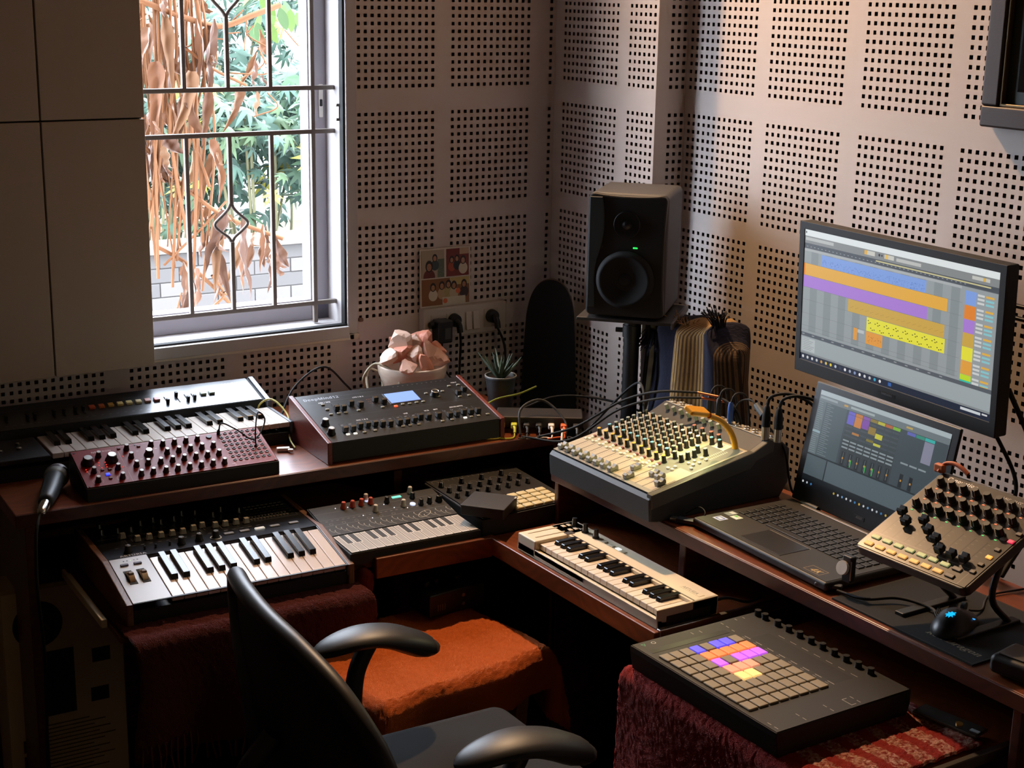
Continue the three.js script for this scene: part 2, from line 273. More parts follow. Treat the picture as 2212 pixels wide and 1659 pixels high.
// dried hanging leaves: a folded blade that curls along its length
function dryLeaf(L, w, curl, seedA) {
  const g = new THREE.PlaneGeometry(w, L, 4, 14), p = g.attributes.position;
  for (let i = 0; i < p.count; i++) {
    const t = 0.5 - p.getY(i) / L, u = p.getX(i) / w * 2, wid = Math.sin(Math.PI * Math.min(1, 0.08 + t * 0.95)) ** 0.7 * (1 - 0.25 * Math.sin(9 * t + seedA)), fold = 0.55 * Math.abs(u) + 0.12 * Math.sin(20 * t + u * 3 + seedA);
    p.setXYZ(i, u * w * 0.5 * wid * Math.cos(0.8 + 0.3 * Math.sin(5 * t + seedA)) + curl * t * t * L * 0.6, -t * L + curl * 0.5 * t ** 3 * L, fold * w * wid * 0.7 + Math.sin(6 * t + seedA) * 0.012);
  }
  g.computeVertexNormals(); return g;
}
{
  const g = thing('dried_vine', 'dried brown vine with curled hanging leaves just outside the window', 'vine', [0, -1.6, -2.2]);
  const px = (x, y) => [-0.08 + (x - 300) * 0.00192, 1.74 - y * 0.00182 + 1.6];
  const ms = ['#6e4a30', '#64422c', '#7c5a3c', '#583a28', '#764f34'].map((c) => leafM(c, 0.3));
  const gs = [dryLeaf(0.22, 0.07, 0.3, 1), dryLeaf(0.3, 0.06, -0.2, 2), dryLeaf(0.16, 0.08, 0.7, 3), dryLeaf(0.26, 0.09, -0.5, 4), dryLeaf(0.12, 0.045, 0.9, 5)];
  const clump = (n, x0, x1, y0, y1, s = 1, lean = 0.35) => { for (let i = 0; i < n; i++) { const [a, b] = px(rr(x0, x1), rr(y0, y1)), o = put(g, 'leaf', gs[Math.floor(rnd() * 5)], ms[Math.floor(rnd() * 5)], a, b, rr(-0.15, 0.15), rr(-0.3, 0.3), rr(-1.5, 1.5), rr(-lean, lean)); o.scale.setScalar(s * rr(0.7, 1.15)); } };
  clump(22, 296, 345, -60, 330, 0.85, 0.2); clump(12, 345, 430, -40, 200, 0.8); clump(9, 350, 425, 180, 260, 0.7, 0.15); clump(12, 296, 335, 270, 400, 0.7); clump(8, 330, 400, 540, 610, 0.7); clump(3, 420, 470, 20, 100); clump(3, 505, 570, 0, 180, 0.6, 0.8);
  clump(4, 425, 445, 290, 340, 0.8); clump(9, 435, 475, 430, 520, 0.9); clump(11, 495, 572, 470, 550, 0.8); clump(4, 400, 440, 420, 500, 0.5); clump(3, 500, 560, 120, 190, 0.7);
  const st = [], line = (pts, r) => st.push(tube(pts.map(([x, y], i) => [...px(x, y), 0.03 * Math.sin(i * 2.3 + x)]), r, 26, 5));
  for (let i = 0; i < 22; i++) { const x = rr(300, 430); line([[x, -80], [x + rr(-14, 14), 100], [x + rr(-20, 20), 260], [x + rr(-30, 30), rr(340, 640)]], rr(0.003, 0.008)); }
  line([[290, 0], [400, 40], [470, 55], [540, 30], [600, 10]], 0.012); line([[300, 300], [360, 370], [430, 440], [500, 480], [590, 520]], 0.009); line([[320, 520], [380, 560], [440, 620], [500, 690]], 0.008); line([[430, 590], [460, 640], [440, 665]], 0.006); line([[455, 630], [480, 650]], 0.004); line([[390, 100], [440, 140], [520, 180]], 0.006); line([[330, 560], [420, 470], [470, 430]], 0.005); line([[360, 620], [345, 660], [330, 668]], 0.004);
  for (let i = 0; i < 14; i++) { const x = rr(290, 620), y = rr(0, 230); line([[x, y], [x + rr(-40, 40), y + rr(20, 50)], [x + rr(-70, 70), y + rr(40, 90)]], 0.003); }
  for (const s of st) put(g, 'stem', s, M('#7a5232', 0.85)); put(g, 'trunk', tube([[-0.4, 0, 0.1], [-0.36, 1.2, 0.05], [-0.3, 2.4, 0], [-0.1, 3.6, 0]], 0.03, 20, 8), M('#5f4128', 0.9));
}
{
  const g = thing('leafy_branch', 'bright green leafy branch hanging into the top right of the window', 'branch', [0.75, -1.6, -2.6]), m = [leafM('#55702e', 0.35), leafM('#46633a', 0.35)];
  const s = new THREE.Shape(); s.moveTo(0, 0); s.bezierCurveTo(0.03, -0.02, 0.028, -0.07, 0, -0.1); s.bezierCurveTo(-0.028, -0.07, -0.03, -0.02, 0, 0); const lg = new THREE.ShapeGeometry(s, 8);
  put(g, 'stem', tube([[0.3, 0, 0], [0.28, 2, 0], [0.25, 3.7, 0]], 0.03, 16, 6), M('#6b5a3c', 0.8)); put(g, 'twig', tube([[0.25, 3.7, 0], [0.05, 3.6, 0], [-0.15, 3.38, 0]], 0.01, 12, 5), M('#6b5a3c', 0.8));
  for (let i = 0; i < 26; i++) put(g, 'leaf', lg, m[i % 2], rr(-0.2, 0.14), rr(3.22, 3.48), rr(-0.15, 0.15), rr(-0.7, 0.1), rr(-0.6, 0.6), rr(-0.7, 0.9));
}
// ---------- corner desk ----------
const wood = (parent, name, w, h, d, x, y, z, m = WOOD) => put(parent, name, metric(rbox(w, h, d, 0.003, 1), 1), m, x, y, z);
const deskL = thing('studio_desk', 'left wing of the dark reddish wooden desk under the window carrying synthesizers', 'desk', [-1.335, 0, 0.553], -2.2);
{
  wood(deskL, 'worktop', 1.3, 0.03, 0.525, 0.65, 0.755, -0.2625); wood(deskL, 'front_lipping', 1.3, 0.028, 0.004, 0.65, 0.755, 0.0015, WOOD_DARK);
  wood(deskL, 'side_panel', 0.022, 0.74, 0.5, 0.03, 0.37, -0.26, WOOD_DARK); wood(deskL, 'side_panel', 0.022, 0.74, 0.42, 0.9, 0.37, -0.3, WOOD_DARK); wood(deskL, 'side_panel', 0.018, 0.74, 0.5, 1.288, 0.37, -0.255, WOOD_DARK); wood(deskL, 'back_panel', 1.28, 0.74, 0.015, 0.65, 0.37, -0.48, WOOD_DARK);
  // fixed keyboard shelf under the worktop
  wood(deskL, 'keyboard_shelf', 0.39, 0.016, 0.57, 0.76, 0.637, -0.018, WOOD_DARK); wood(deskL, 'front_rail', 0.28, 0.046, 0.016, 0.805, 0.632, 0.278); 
}
const deskR = thing('studio_desk', 'right wing of the dark reddish wooden desk carrying the mixer and laptop', 'desk', [-0.215, 0, 0.64], -90);
{
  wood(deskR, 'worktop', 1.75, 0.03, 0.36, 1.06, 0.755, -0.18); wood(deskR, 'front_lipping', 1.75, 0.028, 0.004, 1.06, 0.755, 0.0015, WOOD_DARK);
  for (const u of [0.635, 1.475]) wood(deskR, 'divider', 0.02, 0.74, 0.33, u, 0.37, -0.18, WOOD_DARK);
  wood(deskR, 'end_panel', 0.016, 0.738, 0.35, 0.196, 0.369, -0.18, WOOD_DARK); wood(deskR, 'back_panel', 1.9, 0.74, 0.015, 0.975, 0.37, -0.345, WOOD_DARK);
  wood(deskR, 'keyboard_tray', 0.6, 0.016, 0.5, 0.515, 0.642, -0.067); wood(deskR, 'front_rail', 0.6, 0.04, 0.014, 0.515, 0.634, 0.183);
  put(deskR, 'drawer_slide', rbox(0.012, 0.02, 0.4, 0.002), STEEL, 0.813, 0.648, -0.02);
  wood(deskR, 'keyboard_tray', 0.535, 0.016, 0.5, 1.163, 0.632, 0.06); put(deskR, 'drawer_slide', rbox(0.012, 0.02, 0.4, 0.002), STEEL, 1.437, 0.64, -0.0);
}
const trayL = thing('pull_out_tray', 'pulled-out wooden tray with a pale metal slide under the blue synthesizer', 'tray', [-1.24, 0, 0.86], -2.2);
wood(trayL, 'tray_board', 0.5, 0.014, 0.6, 0.26, 0.593, -0.3); put(trayL, 'drawer_slide', rbox(0.012, 0.018, 0.3, 0.002), M('#d8c49c', 0.5), 0.0, 0.603, -0.22); wood(trayL, 'support_panel', 0.016, 0.586, 0.3, 0.5, 0.293, -0.4, WOOD_DARK);
// ---------- left wing: synthesizers ----------
const wedge = (w, prof, bevel = 0.0015) => { const g = extrude(prof, w - 2 * bevel, bevel); g.rotateY(Math.PI / 2); g.translate(bevel, 0, 0); return g; };   // profile in [depth towards the back, height], swept along the width
// extrude runs along +z, profile x -> depth; after the turn depth points to -z
const KNOBK = M('#121212', 0.4), CAPW = M('#d9d7d2', 0.3), CAPM = M('#c8c6c2', 0.25, { metalness: 0.9 });
{ // vocoder keyboard
  const t = thing('vocoder_keyboard', 'black keyboard with coloured buttons and full-size keys at the back left under the window', 'synthesizer', [-1.345, 0.77, 0.34], -2.2);
  put(t, 'case', wedge(0.7, [[0, 0], [0.28, 0], [0.28, 0.085], [0.275, 0.0915], [0.165, 0.0655], [0.162, 0.03], [0, 0.028]]), BLACKM);
  const f = new Face(t, [0, 0.0655, -0.165], 13), panelM = { roughness: 0.3, metalness: 0.0, clearcoat: 0.4, clearcoatRoughness: 0.25 };
  plate(f, 'control_panel', 3, 2, 690, 114, '#15171b', (x) => {
    x.strokeStyle = '#8a8f96'; x.lineWidth = 0.5; for (const u of [130, 285, 460, 550, 610]) { x.beginPath(); x.moveTo(u, 30); x.lineTo(u, 100); x.stroke(); } x.strokeRect(60, 28, 545, 0.1);
    text(x, 'vocoder', 610, 24, 15, '#e8e8ea', 'sans-serif', 'italic '); for (let i = 0; i < 30; i++) { x.fillStyle = '#9a9fa6'; x.fillRect(70 + i * 18, 95, 7, 1); }
  }, { px: 2, rough: 0.32, metalness: 0.2, clearcoat: 1, clearcoatRoughness: 0.28 });
  const cb = ['#b8502a', '#b8602c', '#b08a3a', '#d2c078', '#d4c88a', '#dcd4a4', '#d8a8a0', '#c8807c']; const bg = rbox(0.014, 0.006, 0.014, 0.0015);
  cb.forEach((c, i) => f.put('button', bg, M(c, 0.4), 296 + i * 22, 58, 4)); for (const u of [565, 586]) f.put('button', bg, M('#aab8a2', 0.4), u, 60, 4);
  const cap = rbox(0.007, 0.012, 0.009, 0.0015), slot = box(0.0025, 0.0012, 0.035);
  for (const [u, v] of [[471, 38], [500, 66], [521, 39], [538, 42], [147, 47], [163, 47], [207, 51], [230, 52], [257, 55], [275, 54], [100, 50], [60, 48]]) { f.put('slot', slot, RUBBER, u, 52, 1.4); f.put('fader', cap, BLACK, u, v, 7); }
  put(t, 'end_cheek', wedge(0.012, [[0.15, 0.02], [0.285, 0.02], [0.285, 0.09], [0.275, 0.094], [0.15, 0.064]]), M('#6d7078', 0.35, { metalness: 0.5 }), 0.7, 0.002, 0);
  const kf = new Face(t, [0, 0.05, 0], 0); keyboard(kf, 150, 6, 22, 25, 142, { white: '#d4c8bc', bh: 10 });
  const dk = new Face(t, [0, 0.042, 0], 0); dk.put('left_block', rbox(0.142, 0.012, 0.155, 0.003), BLACKM, 75, 80, 0);
  for (const [u, v, r] of [[30, 105, 9], [60, 120, 6], [55, 70, 6], [95, 75, 8], [100, 110, 6]]) knob(dk, u, v, r, 10, KNOBK, CAPM);
  kf.put('right_block', rbox(0.008, 0.03, 0.155, 0.002), M('#4a4c52', 0.4), 706 - 2, 80, -14);
}
{ // red semi-modular synthesizer
  const t = thing('red_desktop_synthesizer', 'red panel desktop synthesizer with rows of black knobs and a patch bay', 'synthesizer', [-1.187, 0.77, 0.55], -2);
  put(t, 'case', wedge(0.424, [[0, 0], [0.132, 0], [0.138, 0.01], [0.131, 0.0725], [0, 0.0285]], 0.002), BLACKM);
  const f = new Face(t, [0, 0.0293, 0], 18.7);
  plate(f, 'faceplate', 3, 3, 418, 132, '#861216', (x) => {
    x.strokeStyle = '#d8b0a8'; x.lineWidth = 0.5; for (const [u, v] of [[30, 53], [30, 20], [81, 53], [81, 20]]) { x.beginPath(); x.arc(u - 3, 135 - v, 11, 2.4, 7); x.stroke(); }
    for (let c = 0; c < 11; c++) for (let r = 0; r < 4; r++) { x.fillStyle = '#d9b8ae'; x.fillRect(112 + c * 20.5, 135 - (14 + r * 31), 6, 0.8); }
    x.strokeRect(96, 4, 226, 126); x.strokeRect(324, 4, 92, 126); text(x, 'NEUTRON', 40, 16, 9, '#c89a90', 'sans-serif', 'bold ');
    for (let i = 0; i < 8; i++) for (let j = 0; j < 7; j++) { x.fillStyle = '#caa49a'; x.fillRect(330 + j * 12, 12 + i * 15, 5, 0.7); }
  }, { rough: 0.42, specularIntensity: 0.5 });
  for (const [u, v] of [[26, 86], [77, 86]]) knob(f, u, v, 12.5, 17, KNOBK, CAPM, 'large_knob'); knob(f, 158, 87, 9.5, 15, KNOBK, CAPM, 'large_knob');
  const cols = [[118, 117], [119, 86], [121, 54], [121, 20]], ks = [[54, 105], [30, 53], [30, 20], [81, 53], [81, 20], ...cols, [172, 118], [146, 54], [147, 21]];
  for (let c = 0; c < 6; c++) { if (c < 4) ks.push([197 + c * 26, 114]); if (c < 5) ks.push([197 + c * 26, 83]); if (c < 6) ks.push([173 + c * 26, 52], [174 + c * 26, 19]); }
  for (const [u, v] of ks) knob(f, u, v, 6, 14, KNOBK, CAPW);
  const jg = new THREE.TorusGeometry(0.0034, 0.0011, 6, 14).rotateX(Math.PI / 2), jh = cyl(0.0026, 0.0026, 0.0006, 12);
  for (let r = 0; r < 8; r++) for (let c = 0; c < 7; c++) { const u = 330 + c * 13.2, v = 126 - r * 14.5; const j = f.put('jack', jg, M('#5d5450', 0.45, { metalness: 0.6 }), u, v, 1.8); f.sub(j, 'jack_hole', jh, RUBBER, -0.2); }
  for (const [u, v] of [[49, 83], [62, 82], [47, 74], [62, 73], [50, 64], [61, 65], [17, 65], [17, 57], [104, 94], [93, 57]]) f.put('indicator_light', ball(0.0012, 8, 6), M('#ff4030', 0.4, { glow: 1.4 }), u, v, 1.6);
  f.put('indicator_light', rbox(0.009, 0.003, 0.008, 0.001), M('#2a35ff', 0.4, { glow: 1.2 }), 55, 38, 2);
  for (const [u, v] of [[103, 123], [146, 122], [49, 56], [64, 55], [57, 24]]) f.put('push_button', rbox(0.007, 0.003, 0.006, 0.001), M('#7a3a34', 0.5), u, v, 2.5); f.put('vent_knob', cyl(0.006, 0.0065, 0.003), GREY, 304, 121, 2.5);
  for (const [u, v] of [[8, 128], [416, 128], [8, 6], [416, 6], [212, 5], [140, 129]]) f.put('screw', cyl(0.0022, 0.0022, 0.001, 10), BLACK, u, v, 1.6);
}
{ // patch cable with its two plugs
  const t = thing('patch_cable', 'thin black patch cable looping between two jacks of the red synthesizer', 'cable', [-0.855, 0.82, 0.44]);
  for (const [x, y, z] of [[0, 0.016, 0], [0.062, -0.012, 0.06]]) put(t, 'plug', lathe([[0, -0.022], [0.0022, -0.022], [0.0022, -0.008], [0.0042, -0.006], [0.0036, 0.014], [0.0016, 0.018]], 14), RUBBER, x, y, z, 0.3);
  put(t, 'lead', tube([[0, 0.03, 0.006], [0.006, 0.046, 0.004], [0.03, 0.036, 0.03], [0.06, 0.016, 0.06], [0.1, 0.05, 0.03], [0.085, 0.068, 0.03], [0.064, 0.03, 0.06], [0.062, 0.006, 0.065]], 0.0017, 60, 6), RUBBER);
}
{ // black polyphonic desktop synthesizer with red wooden ends
  const t = thing('fader_synthesizer', 'black desktop synthesizer with dark red wooden end cheeks, rows of faders and a blue screen', 'synthesizer', [-0.645, 0.77, 0.56], -2.1);
  const prof = [[0, 0.004], [0.218, 0.004], [0.222, 0.01], [0.2205, 0.101], [0.001, 0.0475]];
  put(t, 'case', wedge(0.434, prof), BLACKM, 0.012); const ck = wedge(0.0115, [[-0.003, 0], [0.224, 0], [0.224, 0.105], [-0.003, 0.051]], 0.002);
  put(t, 'end_cheek', ck, CHEEK_RED, 0, 0, 0); put(t, 'end_cheek', ck, CHEEK_RED, 0.4465, 0, 0);
  const f = new Face(t, [0, 0.0478, 0], 13.8);
  plate(f, 'faceplate', 13, 2, 432, 222, '#151617', (x) => {
    const y = (v) => 224 - v; text(x, 'DeepMind12', 12, y(197), 15, '#9aa0a8', 'sans-serif', 'bold '); x.fillStyle = '#4a4d52'; x.fillRect(90, y(206), 110, 1);
    x.fillStyle = '#050505'; for (const [a, b, w] of [[14, 185, 24], [42, 184, 90], [60, 84, 360], [14, 100, 30], [160, 213, 260]]) x.fillRect(a, y(b) - 2, w, 6);
    const lb = (s, u, v) => text(x, s, u, y(v), 6.5, '#e6e6e6', 'sans-serif', 'bold '); lb('ARP / SEQ', 42, 180); lb('LFO 1 & 2', 132, 186); lb('OSC 1 & 2', 95, 81); lb('VCF', 217, 82); lb('VCA', 272, 82); lb('HPF', 296, 82); lb('ENVELOPES', 340, 82); lb('POLY', 402, 196);
    x.strokeStyle = '#55585c'; x.lineWidth = 0.6; for (const v of [110, 32, 186]) { x.beginPath(); x.moveTo(45, y(v)); x.lineTo(425, y(v)); x.stroke(); }
    for (let i = 0; i < 17; i++) { x.fillStyle = '#b9babc'; x.fillRect(50 + i * 20.4, y(72), 7, 1.2); x.fillRect(52 + i * 20.4, y(36), 4, 0.8); } for (let i = 0; i < 12; i++) { x.fillStyle = '#8d8f92'; x.fillRect(250 + i * 13, y(215), 4, 1.6); }
    for (let i = 0; i < 9; i++) { x.fillStyle = '#a05030'; x.fillRect(160 + (i % 3) * 6, y(172) + Math.floor(i / 3) * 10, 4, 1.2); } text(x, '⋏', 40, y(135), 14, '#6d7178');
  }, { rough: 0.38 });
  const cap = once('dmcap', () => { const g = extrude([[-6, 0], [6, 0], [5, 10], [3, 11], [-3, 9], [-5, 11]].map((p) => [p[0] / 1000, p[1] / 1000]), 0.0105, 0.0008); g.translate(0, 0.002, -0.005); g.rotateY(Math.PI / 2); return g; }), slot = box(0.0028, 0.0008, 0.046);
  const F = [62, 81, 102, 121, 140, 157, 175, 199, 218, 238, 258, 277, 304, 331, 351, 371, 389, 408];
  for (const u of F) { f.put('slot', slot, RUBBER, u, 55, 1.3); f.put('fader', cap, BLACK, u, u === 258 ? 52 : 45 + 4 * Math.sin(u), 1); }
  for (const [u, v] of [[83, 140], [100, 138], [126, 154], [146, 144], [190, 157], [207, 144], [404, 137], [426, 151]]) { f.put('slot', slot, RUBBER, u, 146, 1.3); f.put('fader', cap, BLACK, u, v, 1); }
  const bt = rbox(0.0095, 0.0035, 0.0062, 0.0022), bm = M('#8b8878', 0.5), lit = M('#f4f2ea', 0.5, { glow: 0.75 });
  for (const [u, v, l] of [[62, 26, 1], [80, 25, 1], [103, 25], [130, 26], [202, 27], [220, 27], [242, 26], [304, 25], [330, 26], [365, 26, 1], [382, 27], [401, 27], [427, 28], [62, 171], [63, 147], [62, 123], [82, 123], [99, 122], [133, 124], [195, 124], [248, 125], [266, 124], [285, 125], [303, 125], [403, 126], [429, 126], [402, 182], [427, 182], [328, 161], [373, 161], [351, 139]]) f.put('button', bt, l ? lit : bm, u, v, 2.6);
  f.put('button', bt, M('#ff5a30', 0.4, { glow: 1.1 }), 228, 121, 2.6);
  f.put('screen_bezel', rbox(0.084, 0.002, 0.054, 0.001), BLACK, 263, 159, 1.6); f.put('display', box(0.077, 0.001, 0.046), M('#7a97e0', 0.3, { glow: 0.5 }), 263, 159, 2.9);
  knob(f, 30, 83, 9.5, 16, KNOBK, CAPW); knob(f, 27, 41, 9.5, 16, KNOBK, CAPW); const e = knob(f, 346, 149, 11, 13, KNOBK); f.sub(e, 'knob_ring', new THREE.TorusGeometry(0.0085, 0.0012, 8, 24).rotateX(Math.PI / 2), STEEL, 13);
}
{ // blue 25-key synthesizer with wooden cheeks on the pulled-out tray
  const t = thing('blue_keyboard_synthesizer', 'blue and white 25-key synthesizer with wooden side cheeks on a red towel', 'synthesizer', [-1.21, 0.612, 0.845], -2.4);
  const prof = [[0, 0], [0.375, 0], [0.38, 0.01], [0.38, 0.078], [0.165, 0.076], [0.0, 0.043]];
  const low = [[0.004, 0.001], [0.375, 0.001], [0.375, 0.074], [0.165, 0.072], [0.158, 0.045], [0.004, 0.028]];
  put(t, 'case', wedge(0.45, low), M('#101114', 0.5), 0.014); const ck = wedge(0.0135, prof, 0.002); put(t, 'wooden_cheek', ck, CHEEK, 0, 0, 0); put(t, 'wooden_cheek', ck, CHEEK, 0.4645, 0, 0);
  const f = new Face(t, [0, 0.0735, -0.165], 0), s = new Face(t, [0, 0.043, 0], 11.3);
  plate(f, 'control_panel', 14, 2, 450, 206, '#1a1c20', (x) => {
    const y = (v) => 208 - v; x.fillStyle = '#2a2d36'; x.fillRect(0, y(38), 450, 40); x.fillStyle = '#20252f'; x.fillRect(8, y(52), 436, 30); x.strokeStyle = '#b9bcc2'; x.lineWidth = 1; x.beginPath(); x.moveTo(10, y(122)); x.lineTo(345, y(122)); x.stroke();
    x.lineWidth = 0.5; for (const u of [75, 110, 180, 220, 265, 300]) { x.beginPath(); x.moveTo(u, y(122)); x.lineTo(u, y(75)); x.stroke(); } for (const u of [85, 170, 260, 340]) { x.beginPath(); x.moveTo(u, y(126)); x.lineTo(u, y(200)); x.stroke(); }
    for (let i = 0; i < 18; i++) { x.fillStyle = '#b4b7bd'; x.fillRect(30 + i * 18, y(62), 8, 1.2); x.fillRect(30 + i * 18, y(140), 5, 1); } text(x, 'ARTURIA', 26, y(8), 13, '#d8dae0', 'sans-serif', 'bold ');
    x.strokeStyle = '#8a8d94'; x.beginPath(); x.ellipse(24, y(24), 11, 6, 0, 0, 7); x.stroke(); x.strokeRect(344, 18, 98, 104); for (let i = 0; i < 9; i++) for (let j = 0; j < 6; j++) { x.fillStyle = j < 2 ? '#c9c6ba' : '#9a9486'; x.fillRect(350 + i * 10.2, 26 + j * 16, 7, j < 2 ? 4 : 1.6); }
  }, { rough: 0.28, clearcoat: 0.3, clearcoatRoughness: 0.2 });
  const cap = once('mbcap', () => { const g = extrude([[-6.5, 0], [6.5, 0], [4.6, 12], [-4.6, 12]].map((p) => [p[0] / 1000, p[1] / 1000]), 0.008, 0.0008); g.translate(0, 0.001, -0.004); return g; });
  for (const [u, v] of [[75, 112], [98, 83], [123, 83], [148, 82], [172, 82], [195, 82], [221, 91], [243, 100], [268, 88], [290, 86], [314, 86], [336, 84]]) { f.put('slot', box(0.003, 0.001, 0.036), RUBBER, u, 96, 1.4); f.put('fader', cap, M('#b5ad9c', 0.5), u, v, 1); }
  for (const [u, v] of [[62, 28], [173, 26], [212, 28], [248, 28]]) knob(f, u, v, 8, 17, KNOBK, CAPM); f.put('knob_ring', new THREE.TorusGeometry(0.011, 0.0012, 8, 24).rotateX(Math.PI / 2), CAPW, 248, 28, 2);
  for (const [u, v] of [[73, 147], [100, 142], [128, 170], [158, 178], [169, 158], [200, 165], [252, 180], [283, 152], [309, 176], [343, 153], [40, 150], [45, 185], [225, 190]]) { const k = knob(f, u, v, 6.5, 15, KNOBK); f.sub(k, 'pointer', box(0.0012, 0.012, 0.0014), CAPW, 9).position.z = 0.0057; }
  for (const [u, v] of [[97, 30], [120, 30], [150, 31]]) f.put('switch', rbox(0.004, 0.01, 0.004, 0.001), BLACK, u, v, 5);
  for (const [u, l] of [[280], [315], [349, 1], [383], [426]]) f.put('button', rbox(0.022, 0.004, 0.01, 0.003), l ? M('#e8e8e4', 0.5, { glow: 0.35 }) : M('#8d929a', 0.5), u, 38, 2.5);
  for (let j = 0; j < 2; j++) for (let i = 0; i < 12; i++) f.put('patch_jack', cyl(0.003, 0.003, 0.002, 10), M('#a9a294', 0.3, { metalness: 0.8 }), 352 + i * 7.6, 98 + j * 16, 2);
  plate(s, 'wheel_strip', 14, 2, 76, 164, '#c2c2c4', (x) => { for (let i = 0; i < 5; i++) { x.fillStyle = i === 2 ? '#d8ffd0' : '#22252c'; x.beginPath(); x.arc(26 + i * 7, 12, 1.6, 0, 7); x.fill(); } }, { px: 2, rough: 0.35 });
  for (const u of [37, 64]) s.put('octave_button', rbox(0.016, 0.004, 0.006, 0.001), M('#55506a', 0.5), u, 138, 2.5);
  for (const [u, m] of [[36, '#b89a7c'], [62, '#c9b79c']]) { s.put('wheel_slot', box(0.016, 0.001, 0.05), RUBBER, u, 92, 1.5); const w = s.put('wheel', cyl(0.021, 0.021, 0.011, 28), M(m, 0.4), u, 92, -9); w.rotation.set(0, 0, Math.PI / 2); put(w, 'wheel_notch', rbox(0.006, 0.0115, 0.012, 0.003), M('#6d5a48', 0.5), 0.0198, 0, 0.004); }
  keyboard(s, 92, 4, 15, 24.6, 150, { white: '#e2d3ca', bh: 10, start: 0 });
  put(t, 'front_lip', box(0.45, 0.002, 0.006), M('#101114', 0.5), 0.239, 0.043, -0.002); put(t, 'key_end_block', wedge(0.004, [[0, 0.02], [0.165, 0.02], [0.165, 0.075], [0, 0.043]]), M('#2f333d', 0.4), 0.4615, 0, 0);
}
{ // small touch-key synthesizer
  const t = thing('flat_key_synthesizer', 'small black synthesizer with orange and white knobs and a flat printed keyboard', 'synthesizer', [-0.735, 0.645, 0.852], -1.5);
  put(t, 'case', wedge(0.312, [[0, 0], [0.225, 0], [0.23, 0.008], [0.226, 0.054], [0.1, 0.03], [0, 0.026]], 0.002), BLACKM);
  const k = new Face(t, [0, 0.027, 0], 2), f = new Face(t, [0, 0.0312, -0.1], 10.6);
  plate(k, 'touch_keyboard', 4, 2, 304, 96, '#0f0f0f', (x) => {
    const n = 15, w = 304 / n; for (let i = 0; i < n; i++) { x.fillStyle = '#d4cabc'; x.fillRect(i * w + 0.9, 2, w - 1.8, 92); x.fillStyle = '#9b948a'; x.fillRect(i * w + 2.6, 5, w - 5.2, 86); }
    for (let i = 0; i < n - 1; i++) if (BLACKS[i % 7]) { x.fillStyle = '#d4cabc'; x.fillRect((i + 1) * w - 8.2, 0, 16.4, 50); x.fillStyle = '#1d1712'; x.fillRect((i + 1) * w - 6.2, 0, 12.4, 48); }
  }, { rough: 0.65 });
  plate(f, 'faceplate', 3, 1, 306, 124, '#100e0c', (x) => {
    x.strokeStyle = '#a59d8c'; x.lineWidth = 1.1; for (let i = 0; i < 34; i++) { x.beginPath(); const a = 6 + i * 9, b = 100 + 9 * Math.sin(i * 2.1); x.moveTo(a, b); x.bezierCurveTo(a + 9, b - 14, a - 6, b + 4, a + 8, b + 12); x.stroke(); } x.lineWidth = 1.4; x.beginPath(); x.ellipse(236, 100, 20, 9, -0.5, 0, 7); x.stroke();
    x.strokeStyle = '#75706a'; x.lineWidth = 0.7; for (const v of [84, 58, 30]) { x.beginPath(); x.moveTo(0, v); x.lineTo(306, v - 2); x.stroke(); } for (let i = 0; i < 22; i++) { x.fillStyle = '#8d887e'; x.fillRect(12 + i * 13, 64, 6, 1); } for (let i = 0; i < 6; i++) { x.strokeStyle = '#7d786e'; x.beginPath(); x.arc(20 + i * 30, 78, 4, 0, 7); x.stroke(); }
  }, { rough: 0.65 });
  const OR = M('#c2431f', 0.5), WH = M('#cfc5b4', 0.5);
  for (const [u, v, m] of [[77, 104, OR], [99, 104, OR], [121, 105, OR], [143, 104, OR], [139, 70, WH], [140, 122, WH], [250, 121, WH], [209, 72, WH], [181, 98, KNOBK], [245, 98, KNOBK], [250, 65, KNOBK], [272, 66, KNOBK], [294, 66, KNOBK], [306, 66, KNOBK]].map(([u, v, m]) => [Math.min(u, 298), v, m])) knob(f, u, v, 6, 16, m, m === KNOBK ? null : m);
  f.put('display', box(0.022, 0.002, 0.007), M('#6fd8c8', 0.4, { glow: 1 }), 212, 112, 2);
  for (const [u, v, c] of [[60, 108, 0], [88, 104, 0], [120, 44, 0], [170, 90, 0], [186, 70, 0], [222, 90, 0], [214, 60, 0], [105, 60, 0]]) f.put('indicator_light', ball(0.0012, 8, 6), M('#e8f0ff', 0.4, { glow: 1.5 }), u, v, 1.6);
  for (const [u, v] of [[142, 118], [232, 70]]) f.put('lit_button', cyl(0.0065, 0.0065, 0.003), M('#c9d4f4', 0.4, { glow: 0.9 }), u, v, 2.5);
}
